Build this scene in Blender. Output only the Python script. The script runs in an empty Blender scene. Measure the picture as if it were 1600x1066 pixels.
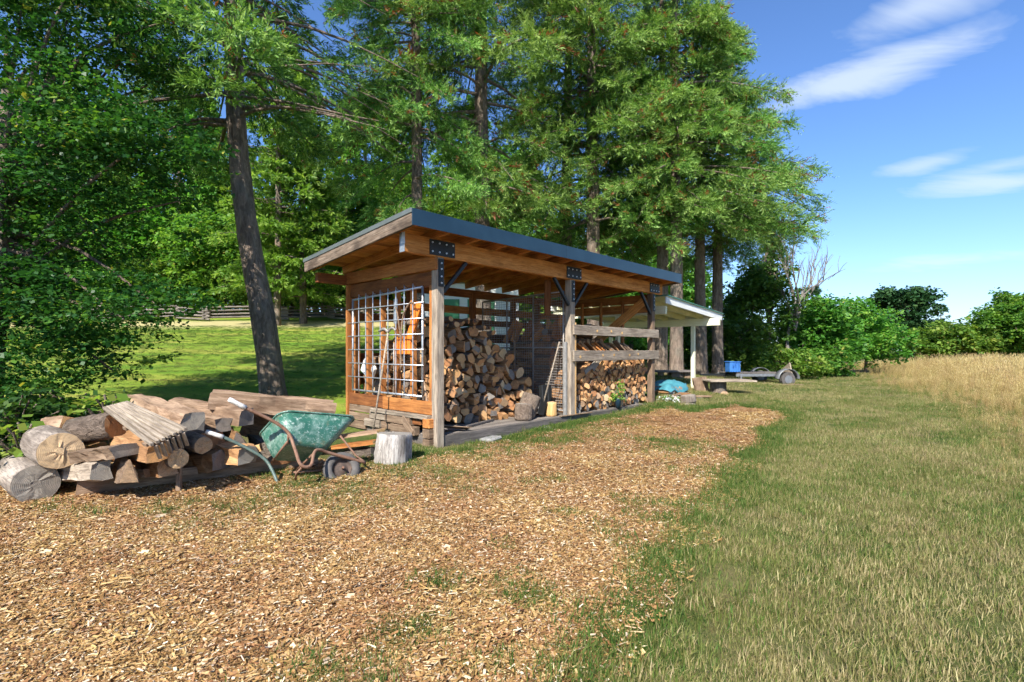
import bpy, math, random
import numpy as np
from mathutils import Vector, Matrix, Euler
R = random.Random(11)
G = np.random.default_rng(11)
scene = bpy.context.scene
C = scene.collection
# ------------------------------------------------------------------ camera, sky, sun, exposure
F, Y0, H = 797.0, 547.3, 1.35          # focal length and horizon row in photo pixels, eye height
cam_d = bpy.data.cameras.new('camera')
cam_d.sensor_width = 36; cam_d.lens = F / 1600 * 36
cam_d.shift_y = (Y0 - 533) / 1600
cam_d.clip_end = 6000; cam_d.clip_start = .05
cam = bpy.data.objects.new('camera', cam_d); C.objects.link(cam)
cam.location = (0, 0, H); cam.rotation_euler = (math.pi / 2, 0, 0)
scene.camera = cam
SUN_AZ, SUN_EL = math.radians(-109), math.radians(42)
SV = Vector((math.cos(SUN_EL) * math.cos(SUN_AZ), math.cos(SUN_EL) * math.sin(SUN_AZ), math.sin(SUN_EL)))
sun_d = bpy.data.lights.new('sun', 'SUN'); sun_d.energy = 5.0; sun_d.angle = math.radians(.53); sun_d.color = (1, .955, .88)
sun = bpy.data.objects.new('sun', sun_d); C.objects.link(sun)
sun.rotation_euler = SV.to_track_quat('Z', 'Y').to_euler()
world = bpy.data.worlds.new('World'); scene.world = world; world.use_nodes = True
scene.view_settings.view_transform = 'Standard'; scene.view_settings.look = 'None'
scene.view_settings.exposure = 1.08; scene.view_settings.gamma = 1
scene.cycles.max_bounces = 7; scene.cycles.diffuse_bounces = 5; scene.cycles.transmission_bounces = 3; scene.cycles.adaptive_threshold = .03; scene.cycles.use_light_tree = False
scene.cycles.use_denoising = True
def build_world():
    nt = world.node_tree; N = nt.nodes; L = nt.links; N.clear()
    out = N.new('ShaderNodeOutputWorld'); bg = N.new('ShaderNodeBackground'); bg.inputs[1].default_value = .115
    sky = N.new('ShaderNodeTexSky'); sky.sky_type = 'NISHITA'; sky.sun_disc = False
    sky.sun_elevation = SUN_EL; sky.sun_rotation = math.atan2(SV.x, SV.y)
    sky.air_density = 1.0; sky.dust_density = .2; sky.ozone_density = 3.5
    tc = N.new('ShaderNodeTexCoord'); sep = N.new('ShaderNodeSeparateXYZ'); L.new(tc.outputs['Generated'], sep.inputs[0])
    def m(op, a, b=None, c=None):
        n = N.new('ShaderNodeMath'); n.operation = op
        for i, v in enumerate((a, b, c)):
            if v is None: continue
            if isinstance(v, (int, float)): n.inputs[i].default_value = v
            else: L.new(v, n.inputs[i])
        return n.outputs[0]
    zz = m('MAXIMUM', sep.outputs[2], .02)
    den = m('ADD', zz, .10)
    cx = m('DIVIDE', sep.outputs[0], den); cy = m('DIVIDE', sep.outputs[1], den)
    cmb = N.new('ShaderNodeCombineXYZ'); L.new(cx, cmb.inputs[0]); L.new(cy, cmb.inputs[1])
    mp = N.new('ShaderNodeMapping'); mp.inputs['Rotation'].default_value = (0, 0, .5); mp.inputs['Scale'].default_value = (.75, 1.5, 1); mp.inputs['Location'].default_value = (3.1, 1.4, 0)
    L.new(cmb.outputs[0], mp.inputs[0])
    def noise(sc, det, rough, dist, w):
        n = N.new('ShaderNodeTexNoise'); n.inputs['Scale'].default_value = sc; n.inputs['Detail'].default_value = det
        n.inputs['Roughness'].default_value = rough; n.inputs['Distortion'].default_value = dist
        v = N.new('ShaderNodeVectorMath'); v.operation = 'ADD'; v.inputs[1].default_value = (w, w * .7, 0); L.new(mp.outputs[0], v.inputs[0])
        L.new(v.outputs[0], n.inputs['Vector']); return n.outputs[0]
    big = noise(.9, 2, .5, .2, 0); fine = noise(2.6, 5, .62, .5, 7)
    c = m('ADD', m('MULTIPLY', big, .62), m('MULTIPLY', fine, .42))
    mr = N.new('ShaderNodeMapRange'); mr.interpolation_type = 'SMOOTHSTEP'
    mr.inputs[1].default_value = .66; mr.inputs[2].default_value = .9; mr.inputs[3].default_value = 0; mr.inputs[4].default_value = .35
    L.new(c, mr.inputs[0])
    # single clouds that stand in the sky over the field, frayed by the fine noise
    tot = mr.outputs[0]
    for (px, py, rx, ry, rot, amt) in ((1370, 108, .15, .026, .06, .7), (1430, 14, .09, .03, 0, .6), (1545, 285, .09, .015, -.14, .6), (1440, 258, .06, .013, .1, .5),
                                       (1480, 408, .11, .010, 0, .4), (1560, 261, .06, .011, 0, .4)):
        d = Vector(((px - 800) / F, 1, (Y0 - py) / F)).normalized()
        ax = Vector((d.y, -d.x, 0)).normalized(); az = ax.cross(d)
        ax2 = ax * math.cos(rot) + az * math.sin(rot); az2 = az * math.cos(rot) - ax * math.sin(rot)
        def dot(v):
            n = N.new('ShaderNodeVectorMath'); n.operation = 'DOT_PRODUCT'; n.inputs[1].default_value = v
            L.new(tc.outputs['Generated'], n.inputs[0]); return n.outputs['Value']
        u = m('DIVIDE', dot(ax2), rx); v = m('DIVIDE', dot(az2), ry)
        u = m('SUBTRACT', u, d.dot(ax2) / rx); v = m('SUBTRACT', v, d.dot(az2) / ry)
        r = m('SQRT', m('ADD', m('MULTIPLY', u, u), m('MULTIPLY', v, v)))
        front = m('GREATER_THAN', dot(d), .3)
        e = m('SUBTRACT', 1.15, m('ADD', r, m('MULTIPLY', m('SUBTRACT', fine, .5), 2.6)))
        e = m('MULTIPLY', m('MULTIPLY', m('SMOOTH_MIN', m('MAXIMUM', e, 0), 1, .3), front), amt)
        tot = m('MAXIMUM', tot, e)
    haze = m('MULTIPLY', m('POWER', m('SUBTRACT', 1, m('MINIMUM', m('MULTIPLY', zz, 3.4), 1)), 2), .42)
    tot = m('MINIMUM', m('ADD', tot, haze), .93)
    mix = N.new('ShaderNodeMix'); mix.data_type = 'RGBA'
    tn = N.new('ShaderNodeMix'); tn.data_type = 'RGBA'; tn.blend_type = 'MULTIPLY'; tn.inputs['Factor'].default_value = 1; tn.inputs['B'].default_value = (.60, .75, .96, 1); L.new(sky.outputs[0], tn.inputs['A'])
    L.new(tot, mix.inputs['Factor']); L.new(tn.outputs['Result'], mix.inputs['A']); mix.inputs['B'].default_value = (3.7, 4.2, 4.8, 1)
    L.new(mix.outputs['Result'], bg.inputs[0]); L.new(bg.outputs[0], out.inputs[0])
build_world()
# ------------------------------------------------------------------ place: shed frame and pixel helpers
TH = 0.8195
D2 = (math.cos(TH), math.sin(TH)); N2 = (-math.sin(TH), math.cos(TH))
P1 = (-1.009, 7.024)
def TS(t, s, z): return Vector((P1[0] + t * D2[0] + s * N2[0], P1[1] + t * D2[1] + s * N2[1], z))
AT = Vector((D2[0], D2[1], 0)); AS = Vector((N2[0], N2[1], 0)); AZ = Vector((0, 0, 1))
def P(px, py, Y): return Vector(((px - 800) / F * Y, Y, H - (py - Y0) / F * Y))
def GP(px, py): Y = F * H / (py - Y0); return ((px - 800) / F * Y, Y)
def sstep(a, b, x): q = np.clip((x - a) / (b - a), 0, 1); return q * q * (3 - 2 * q)
def hgt(x, y):
    x = np.asarray(x, float); y = np.asarray(y, float)
    v = y - 9.5
    sp = (np.sqrt(v * v + 2.0) + v) / 2
    sp = sp - .45 * np.maximum(sp - 23, 0) - .4 * np.maximum(sp - 60, 0)
    b = sstep(13, -6, x)
    return (.15 * (sp - .05)) * b * sstep(-5, 6, y) + .012 * np.sin(x * 1.9 + y * .7) + .012 * np.sin(y * 2.3 - x * .6)
def hz(x, y): return float(hgt(x, y))
# ------------------------------------------------------------------ object helpers
W = {}
def put(o, M, parent=None):
    W[o.name] = M.copy()
    if parent is not None:
        o.parent = parent; o.matrix_parent_inverse = Matrix.Identity(4); o.matrix_basis = W[parent.name].inverted() @ M
    else: o.matrix_basis = M
def tag(o, label, cat=None, group=None, kind=None):
    if label: o['label'] = label
    if cat: o['category'] = cat
    if group: o['group'] = group
    if kind: o['kind'] = kind
    return o
def thing(name, label, cat, loc, group=None, rot=None):
    o = bpy.data.objects.new(name, None); C.objects.link(o); o.empty_display_size = .1
    M = Matrix.Translation(Vector(loc))
    if rot: M = M @ rot.to_4x4()
    put(o, M); return tag(o, label, cat, group)
def mobj(name, me, parent=None, M=None):
    o = bpy.data.objects.new(name, me); C.objects.link(o); put(o, M if M is not None else Matrix.Identity(4), parent); return o
def mesh(name, V, Fs, mats, idx=None, smooth=False):
    me = bpy.data.meshes.new(name); me.from_pydata([tuple(v) for v in V], [], Fs)
    for m in (mats if isinstance(mats, (list, tuple)) else [mats]): me.materials.append(m)
    if idx is not None: me.polygons.foreach_set('material_index', idx)
    if smooth: me.polygons.foreach_set('use_smooth', [True] * len(Fs))
    me.update(); return me
def npmesh(name, V, Q, mats, tint=None, idx=None):
    me = bpy.data.meshes.new(name); V = np.asarray(V, np.float32); Q = np.asarray(Q, np.int32); k = Q.shape[1]
    me.vertices.add(len(V)); me.vertices.foreach_set('co', V.ravel())
    me.loops.add(Q.size); me.loops.foreach_set('vertex_index', Q.ravel())
    me.polygons.add(len(Q)); me.polygons.foreach_set('loop_start', np.arange(0, Q.size, k, dtype=np.int32))
    me.polygons.foreach_set('loop_total', np.full(len(Q), k, np.int32))
    for m in (mats if isinstance(mats, (list, tuple)) else [mats]): me.materials.append(m)
    if idx is not None: me.polygons.foreach_set('material_index', np.asarray(idx, np.int32))
    if tint is not None:
        a = me.attributes.new('tint', 'FLOAT', 'POINT'); a.data.foreach_set('value', np.asarray(tint, np.float32))
    me.update(calc_edges=True); return me
class MB:
    def __init__(s): s.V = []; s.F = []; s.I = []
    def add(s, V, Fs, i=0):
        b = len(s.V); s.V += [tuple(v) for v in V]; s.F += [tuple(b + k for k in f) for f in Fs]; s.I += [i] * len(Fs); return s
    def box(s, M, d, i=0, ch=.006): V, Fs = cbox(*d, ch=ch); return s.add([M @ Vector(v) for v in V], Fs, i)
    def tube(s, pts, r, n=8, i=0, cap=True):
        V, Fs = tube(pts, r, n, cap); return s.add(V, Fs, i)
    def mesh(s, name, mats, smooth=False): return mesh(name, s.V, s.F, mats, s.I, smooth)
    def obj(s, name, mats, parent=None, smooth=False): return mobj(name, s.mesh(name, mats, smooth), parent)
def cbox(lx, ly, lz, ch=.006):
    ch = min(ch, lx * .3, ly * .3, lz * .3); V = []; ix = {}
    for sx in (-1, 1):
        for sy in (-1, 1):
            for sz in (-1, 1):
                h = (lx / 2, ly / 2, lz / 2); sg = (sx, sy, sz)
                for a in range(3):
                    v = [sg[k] * (h[k] - (0 if k == a else ch)) for k in range(3)]
                    ix[sg, a] = len(V); V.append(v)
    Fs = []
    for a in range(3):
        b, c = (a + 1) % 3, (a + 2) % 3
        for s in (-1, 1):
            f = []
            for (u, v) in ((-1, -1), (1, -1), (1, 1), (-1, 1)):
                g = [0, 0, 0]; g[a] = s; g[b] = u; g[c] = v; f.append(ix[tuple(g), a])
            Fs.append(f if s > 0 else f[::-1])
    for a in range(3):
        b, c = (a + 1) % 3, (a + 2) % 3
        for u in (-1, 1):
            for v in (-1, 1):
                g0 = [0, 0, 0]; g1 = [0, 0, 0]; g0[a] = -1; g1[a] = 1
                for g in (g0, g1): g[b] = u; g[c] = v
                g0 = tuple(g0); g1 = tuple(g1)
                f = [ix[g0, b], ix[g1, b], ix[g1, c], ix[g0, c]]; Fs.append(f if u * v < 0 else f[::-1])
    for sx in (-1, 1):
        for sy in (-1, 1):
            for sz in (-1, 1):
                g = (sx, sy, sz); f = [ix[g, 0], ix[g, 1], ix[g, 2]]; Fs.append(f if sx * sy * sz > 0 else f[::-1])
    return V, Fs
def tube(pts, r, n=8, cap=True):
    pts = [Vector(p) for p in pts]; V = []; Fs = []; k = len(pts); up = None
    rs = r if isinstance(r, (list, tuple, np.ndarray)) else [r] * k
    for i, p in enumerate(pts):
        d = (pts[min(i + 1, k - 1)] - pts[max(i - 1, 0)]).normalized()
        if up is None: up = Vector((0, 0, 1)) if abs(d.z) < .9 else Vector((1, 0, 0))
        u = (up - d * up.dot(d)).normalized(); v = d.cross(u); up = u
        for j in range(n):
            a = 2 * math.pi * j / n; V.append(p + (u * math.cos(a) + v * math.sin(a)) * rs[i])
    for i in range(k - 1):
        for j in range(n): Fs.append((i * n + j, i * n + (j + 1) % n, (i + 1) * n + (j + 1) % n, (i + 1) * n + j))
    if cap: Fs.append(tuple(range(n))[::-1]); Fs.append(tuple((k - 1) * n + j for j in range(n)))
    return V, Fs
def smoothpath(pts, k=6):
    pts = [Vector(p) for p in pts]; out = []
    for i in range(len(pts) - 1):
        a, b, c, d = pts[max(i - 1, 0)], pts[i], pts[i + 1], pts[min(i + 2, len(pts) - 1)]
        for j in range(k):
            t = j / k
            out.append(.5 * ((2 * b) + (c - a) * t + (2 * a - 5 * b + 4 * c - d) * t * t + (3 * b - a - 3 * c + d) * t ** 3))
    out.append(pts[-1]); return out
def frame(p0, p1, up):
    x = (p1 - p0).normalized(); z = (up - x * up.dot(x)).normalized(); y = z.cross(x)
    return Matrix(((x.x, y.x, z.x, 0), (x.y, y.y, z.y, 0), (x.z, y.z, z.z, 0), (0, 0, 0, 1)))
_bx = {}
def plank(name, p0, p1, wd, th, mat, parent=None, up=None, ch=.006):
    """a board from p0 to p1 (centre line), wd across, th along up; its own long axis is local X"""
    p0 = Vector(p0); p1 = Vector(p1); up = up if up is not None else AZ; L = (p1 - p0).length
    key = (round(L, 3), round(wd, 3), round(th, 3), mat.name, ch)
    if key not in _bx: _bx[key] = mesh(name, *cbox(L, wd, th, ch), mat)
    return mobj(name, _bx[key], parent, Matrix.Translation((p0 + p1) / 2) @ frame(p0, p1, up))
# ------------------------------------------------------------------ materials
class Mat:
    def __init__(s, name, rough=.8, spec=.3, metal=0):
        s.m = bpy.data.materials.new(name); s.m.use_nodes = True; s.nt = s.m.node_tree; s.nt.nodes.clear()
        s.o = s.n('ShaderNodeOutputMaterial'); s.b = s.n('ShaderNodeBsdfPrincipled'); s.l(s.b.outputs[0], s.o.inputs[0])
        s.b.inputs['Roughness'].default_value = rough; s.b.inputs['Specular IOR Level'].default_value = spec; s.b.inputs['Metallic'].default_value = metal
    def n(s, t, **k):
        n = s.nt.nodes.new(t)
        for a, v in k.items(): setattr(n, a, v)
        return n
    def l(s, a, b): s.nt.links.new(a, b)
    def val(s, sock, v):
        if isinstance(v, (int, float, tuple)): sock.default_value = v
        else: s.l(v, sock)
    def math(s, op, a, b=0, c=0):
        n = s.n('ShaderNodeMath', operation=op)
        for i, v in enumerate((a, b, c)): s.val(n.inputs[i], v)
        return n.outputs[0]
    def coords(s, kind='Object', scale=(1, 1, 1), rnd=True):
        tc = s.n('ShaderNodeTexCoord'); v = tc.outputs[kind]
        if rnd:
            oi = s.n('ShaderNodeObjectInfo'); vm = s.n('ShaderNodeVectorMath', operation='ADD')
            k = s.math('MULTIPLY', oi.outputs['Random'], 37.); cb = s.n('ShaderNodeCombineXYZ')
            for i in range(3): s.l(k, cb.inputs[i])
            s.l(v, vm.inputs[0]); s.l(cb.outputs[0], vm.inputs[1]); v = vm.outputs[0]
        mp = s.n('ShaderNodeMapping'); mp.inputs['Scale'].default_value = scale; s.l(v, mp.inputs[0]); return mp.outputs[0]
    def noise(s, vec, scale, det=5, rough=.6, dist=0.):
        n = s.n('ShaderNodeTexNoise'); s.l(vec, n.inputs['Vector'])
        for k, v in (('Scale', scale), ('Detail', det), ('Roughness', rough), ('Distortion', dist)): n.inputs[k].default_value = v
        return n.outputs[0]
    def ramp(s, f, stops):
        n = s.n('ShaderNodeValToRGB'); e = n.color_ramp.elements
        for i, (p, c) in enumerate(stops):
            q = e[i] if i < 2 else e.new(p)
            q.position = p; q.color = (*c, 1)
        s.l(f, n.inputs[0]); return n.outputs[0]
    def mix(s, f, a, b, mode='MIX'):
        n = s.n('ShaderNodeMix', data_type='RGBA', blend_type=mode); s.val(n.inputs['Factor'], f)
        for k, v in (('A', a), ('B', b)): s.val(n.inputs[k], v if not isinstance(v, tuple) or len(v) == 4 else (*v, 1))
        return n.outputs['Result']
    def hsv(s, col, h=.5, sa=1., v=1.):
        n = s.n('ShaderNodeHueSaturation'); s.l(col, n.inputs['Color'])
        for k, q in (('Hue', h), ('Saturation', sa), ('Value', v)): s.val(n.inputs[k], q)
        return n.outputs[0]
    def col(s, c): s.val(s.b.inputs['Base Color'], c if not isinstance(c, tuple) or len(c) == 4 else (*c, 1)); return s
    def bump(s, h, st=.4, d=.01):
        n = s.n('ShaderNodeBump'); n.inputs['Strength'].default_value = st; n.inputs['Distance'].default_value = d
        s.l(h, n.inputs['Height']); s.l(n.outputs[0], s.b.inputs['Normal']); return s
    def rnd(s, lo, hi):
        oi = s.n('ShaderNodeObjectInfo'); g = s.n('ShaderNodeNewGeometry')
        f = s.math('FRACT', s.math('ADD', oi.outputs['Random'], g.outputs['Random Per Island']))
        return s.math('MULTIPLY_ADD', f, hi - lo, lo)
def wood(name, a, b, dark, blot=.45, var=(.8, 1.15), rough=.82, grain=14, bump=.35, knots=True):
    m = Mat(name, rough, .22); v = m.coords('Object', (1.1, grain, grain))
    g = m.noise(v, 1.6, 7, .68, .6); c = m.ramp(g, ((.36, a), (.62, b)))
    f = m.noise(m.coords('Object', (3, 60, 60)), 1.5, 3, .6)
    c = m.mix(m.math('MULTIPLY', m.ramp(f, ((.5, (0, 0, 0)), (.62, (1, 1, 1)))), .5), c, dark)
    bl = m.noise(m.coords('Object', (1.4, 2.6, 2.6)), 1.5, 5, .6)
    c = m.mix(m.math('MULTIPLY', m.ramp(bl, ((.46, (0, 0, 0)), (.64, (1, 1, 1)))), blot), c, dark)
    if knots:
        vo = m.n('ShaderNodeTexVoronoi'); m.l(m.coords('Object', (2.2, 5.5, 5.5)), vo.inputs['Vector']); vo.inputs['Scale'].default_value = 1.
        k = m.ramp(vo.outputs['Distance'], ((.07, (1, 1, 1)), (.16, (0, 0, 0))))
        c = m.mix(m.math('MULTIPLY', k, .55), c, tuple(x * .45 for x in a))
    m.col(m.hsv(c, .5, 1, m.rnd(*var))); m.bump(m.math('ADD', g, m.math('MULTIPLY', f, .7)), bump * 1.8, .008); return m.m
def ends(name, a, b, grey, var=(.7, 1.2)):
    m = Mat(name, .85, .15); v = m.coords('Object', (1, 1, 1), False)
    w = m.n('ShaderNodeTexWave', wave_type='RINGS', rings_direction='X'); m.l(v, w.inputs[0])
    w.inputs['Scale'].default_value = 26; w.inputs['Distortion'].default_value = 1.4; w.inputs['Detail'].default_value = 4; w.inputs['Detail Scale'].default_value = 2.5
    n = m.noise(m.coords('Object'), 9, 6, .65); n2 = m.noise(m.coords('Object', (.2, 1, 1)), 70, 4, .7)
    c = m.mix(m.math('MULTIPLY_ADD', w.outputs['Fac'], .45, .1), b, a)
    c = m.mix(m.ramp(m.noise(m.coords('Object', (.3, 1, 1)), 6, 6, .75, 1.5), ((.48, (0, 0, 0)), (.62, (.5, .5, .5)))), c, tuple(x * .5 for x in grey))
    c = m.mix(m.ramp(n, ((.45, (0, 0, 0)), (.75, (.55, .55, .55)))), c, grey)
    c = m.mix(m.math('MULTIPLY', m.ramp(n2, ((.5, (0, 0, 0)), (.7, (1, 1, 1)))), .4), c, tuple(x * .4 for x in a))
    r = m.rnd(0, 1)
    c = m.mix(m.ramp(r, ((.6, (0, 0, 0)), (.98, (.6, .6, .6)))), c, grey)
    m.col(m.hsv(c, m.rnd(.485, .51), 1, m.rnd(*var))); m.bump(m.math('ADD', w.outputs['Fac'], n2), .35, .004); return m.m
def bark(name, a, b, sc=9, bump=1., stretch=.28):
    m = Mat(name, .95, .1); v = m.coords('Object', (1, 1, 1))
    vs = m.coords('Object', (stretch, 1, 1)) if name != 'tree_bark' else m.coords('Object', (1, 1, stretch))
    g = m.noise(vs, sc, 7, .7, .8); f = m.noise(v, sc * 5, 4, .6); l = m.noise(v, 2.2, 4, .6)
    c = m.ramp(g, ((.4, a), (.6, b)))
    c = m.mix(m.math('MULTIPLY', f, .4), c, tuple(x * 1.7 for x in b))
    c = m.mix(m.ramp(l, ((.5, (0, 0, 0)), (.75, (.5, .5, .5)))), c, (.20, .20, .16))
    m.col(m.hsv(c, .5, 1, m.rnd(.85, 1.15))); m.bump(m.math('ADD', m.math('MULTIPLY', g, 2), f), bump, .03); return m.m
def metal(name, c1, c2, rough=.4, me=1., sc=6, stain=None):
    m = Mat(name, rough, .5, me); n = m.noise(m.coords(), sc, 6, .65); c = m.ramp(n, ((.35, c1), (.7, c2)))
    if stain: c = m.mix(m.ramp(m.noise(m.coords(), sc * 3, 6, .7), ((.55, (0, 0, 0)), (.68, (.9, .9, .9)))), c, stain)
    m.col(c); m.bump(n, .08, .003); return m.m
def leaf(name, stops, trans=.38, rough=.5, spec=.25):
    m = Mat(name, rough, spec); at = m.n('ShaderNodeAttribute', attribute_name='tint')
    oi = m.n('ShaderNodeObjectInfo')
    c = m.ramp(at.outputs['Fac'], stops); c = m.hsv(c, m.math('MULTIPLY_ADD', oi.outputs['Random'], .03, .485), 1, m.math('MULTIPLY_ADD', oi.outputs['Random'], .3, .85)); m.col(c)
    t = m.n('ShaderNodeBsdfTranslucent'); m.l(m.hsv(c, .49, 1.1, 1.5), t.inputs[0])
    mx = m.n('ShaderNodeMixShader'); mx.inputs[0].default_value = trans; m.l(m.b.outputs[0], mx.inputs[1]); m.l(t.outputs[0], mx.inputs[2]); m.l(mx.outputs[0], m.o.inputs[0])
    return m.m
M = {}
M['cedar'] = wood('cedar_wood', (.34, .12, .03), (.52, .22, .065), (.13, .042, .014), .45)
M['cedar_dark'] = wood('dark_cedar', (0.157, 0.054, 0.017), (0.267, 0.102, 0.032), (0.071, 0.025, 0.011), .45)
M['beam'] = wood('fir_beam', (.46, .18, .042), (.64, .29, .085), (.22, .07, .016), .4)
M['grey'] = wood('weathered_grey_wood', (.22, .175, .13), (.40, .33, .25), (.085, .062, .045), .42)
M['greybrown'] = wood('weathered_brown_wood', (.17, .11, .07), (.31, .22, .145), (.07, .042, .027), .5)
M['deck'] = wood('deck_wood', (0.154, 0.133, 0.112), (0.252, 0.217, 0.182), (0.070, 0.059, 0.049), .45)
M['sill'] = wood('dark_sill_wood', (.10, .088, .078), (.19, .165, .145), (.05, .043, .038), .4)
M['hewn'] = wood('hewn_timber', (.20, .125, .075), (.38, .26, .17), (.085, .045, .026), .6, grain=9)
M['fresh'] = wood('fresh_cut_wood', (0.530, 0.305, 0.109), (0.649, 0.443, 0.209), (0.372, 0.185, 0.054), .3)
M['split'] = wood('split_wood_side', (.28, .14, .06), (.50, .28, .13), (.10, .045, .02), .5, (.6, 1.2), grain=10, knots=False)
M['end'] = ends('log_end_orange', (.50, .235, .08), (.66, .36, .14), (.36, .23, .14), (.6, 1.2))
M['endp'] = ends('log_end_pale', (.48, .29, .14), (.66, .46, .26), (.34, .25, .17), (.6, 1.2))
M['endg'] = ends('log_end_grey', (0.211, 0.175, 0.135), (0.317, 0.277, 0.224), (0.158, 0.145, 0.132))
M['bark'] = bark('log_bark', (.07, .052, .042), (.21, .165, .13), 14, .9)
M['barkw'] = wood('weathered_log_side', (.15, .12, .095), (.35, .295, .24), (.05, .038, .03), .5, grain=7)
M['stumpbark'] = bark('thick_bark', (.085, .06, .045), (.27, .205, .155), 16, 1.2, .6)
M['stumpwhite'] = wood('bleached_stump', (.16, .14, .125), (.42, .39, .35), (.045, .038, .032), .75, grain=8)
M['trunk'] = bark('tree_bark', (.06, .045, .035), (.25, .19, .145), 11, 1.2)
M['roofmetal'] = metal('blue_grey_roofing', (.010, .030, .050), (.016, .042, .066), .33, .1, 3)
M['roofedge'] = metal('grey_green_flashing', (.12, .14, .13), (.17, .19, .18), .5, .4, 5)
M['black'] = metal('black_steel', (.012, .014, .015), (.022, .024, .026), .5, .3, 12)
M['galv'] = metal('galvanised_steel', (.42, .45, .48), (.60, .63, .66), .42, .75, 30)
M['bolt'] = metal('bolt_head', (.5, .5, .5), (.62, .62, .62), .4, .7, 30)
M['rust'] = metal('rusty_tube', (.17, .085, .05), (.27, .16, .105), .75, .25, 16, (.12, .05, .025))
M['greentube'] = metal('worn_green_tube', (.06, .10, .085), (.11, .15, .13), .55, .1, 14, (.2, .17, .13))
M['wire'] = metal('wire_mesh_steel', (.26, .235, .21), (.36, .33, .30), .6, .5, 20)
M['rubber'] = metal('old_rubber', (.055, .05, .045), (.12, .108, .098), .85, 0, 9)
M['grip'] = metal('worn_white_grip', (.55, .53, .49), (.70, .68, .64), .7, 0, 20, (.32, .29, .25))
M['rimdark'] = metal('dark_rusty_rim', (.05, .035, .028), (.12, .08, .06), .8, .2, 14)
M['barge'] = wood('stained_barge_wood', (.11, .075, .05), (.25, .19, .14), (.04, .028, .02), .75)
M['cream'] = wood('cream_painted_wood', (.72, .68, .46), (.78, .74, .54), (.62, .57, .36), .25, (.95, 1.05), knots=False, bump=.1)
M['whitepaint'] = wood('white_painted_wood', (0.666, 0.657, 0.612), (0.720, 0.711, 0.675), (0.558, 0.549, 0.504), .25, (.95, 1.03), knots=False, bump=.1)
M['greenroof'] = metal('green_roofing', (.05, .17, .12), (.07, .21, .15), .5, .2, 4)
M['greendoor'] = metal('green_door_paint', (.03, .16, .06), (.04, .2, .08), .5, 0, 4)
M['blue'] = metal('blue_plastic', (.03, .13, .40), (.05, .19, .5), .5, 0, 6)
M['tarp'] = metal('turquoise_tarp', (.03, .15, .19), (.07, .25, .29), .6, 0, 9)
M['orange'] = metal('orange_plastic', (.70, .16, .02), (.80, .24, .03), .45, 0, 5)
M['stone'] = metal('pale_stone', (.17, .165, .155), (.27, .265, .25), .9, 0, 14)
M['alu'] = metal('silver_trailer_steel', (.17, .18, .19), (.27, .28, .29), .5, .5, 9)
def tubmat():
    m = Mat('scuffed_green_enamel', .38, .5); n = m.noise(m.coords('Object', (1, 1, 1)), 7, 8, .72, .6); n2 = m.noise(m.coords('Object', (1, 3, 1)), 34, 5, .7)
    c = m.ramp(m.noise(m.coords(), 3, 5, .6), ((.3, (.022, .095, .062)), (.7, (.045, .155, .11))))
    c = m.mix(m.ramp(n, ((.48, (0, 0, 0)), (.66, (.7, .7, .7)))), c, (.30, .40, .34))
    c = m.mix(m.ramp(n2, ((.55, (0, 0, 0)), (.66, (.75, .75, .75)))), c, (.46, .52, .46))
    c = m.mix(m.ramp(m.noise(m.coords(), 5.5, 7, .7), ((.60, (0, 0, 0)), (.74, (.8, .8, .8)))), c, (.22, .16, .08))
    m.col(c); m.bump(n, .12, .004); return m.m
M['tub'] = tubmat()
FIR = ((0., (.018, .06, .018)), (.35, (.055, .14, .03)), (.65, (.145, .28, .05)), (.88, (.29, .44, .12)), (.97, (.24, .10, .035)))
M['fir'] = leaf('fir_needles', FIR, .33, .55, .25)
M['fir_light'] = leaf('light_fir_needles', ((0., (.035, .11, .02)), (.5, (.12, .265, .04)), (.9, (.26, .42, .08)), (1, (.30, .24, .05))), .45)
M['maple'] = leaf('maple_leaves', ((0., (.014, .05, .012)), (.5, (.038, .105, .018)), (.9, (.115, .21, .03)), (1, (.28, .28, .045))), .4, .45, .25)
M['broad'] = leaf('broad_leaves', ((0., (.032, .10, .018)), (.5, (.095, .22, .032)), (.9, (.22, .36, .06)), (1, (.36, .36, .09))), .45)
M['darkleaf'] = leaf('dark_leaves', ((0., (.025, .065, .014)), (.5, (.055, .125, .02)), (1, (.11, .19, .03))), .35)
M['pine'] = leaf('pine_needles', ((0., (.014, .05, .018)), (.5, (.03, .085, .025)), (1, (.07, .13, .04))), .25)
M['dead'] = bark('grey_dead_wood', (.12, .105, .09), (.20, .18, .16), 10, .5)
M['grass'] = leaf('grass_blades', ((0., (.035, .085, .014)), (.4, (.085, .14, .024)), (.62, (.16, .17, .045)), (.8, (.27, .225, .095)), (1, (.40, .33, .17))), .3, .6, .2)
M['chip'] = leaf('wood_chips', ((0., (.085, .042, .018)), (.25, (.22, .115, .042)), (.55, (.37, .21, .082)), (.8, (.50, .34, .165)), (1, (.66, .55, .39))), .08, .8, .15)
M['straw'] = leaf('dry_field_grass', ((0., (.13, .11, .035)), (.4, (.30, .215, .08)), (.8, (.45, .34, .145)), (1, (.55, .44, .22))), .3, .7, .15)
M['daisy'] = leaf('white_petals', ((0., (.7, .7, .66)), (1, (.8, .8, .78))), .3)
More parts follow.
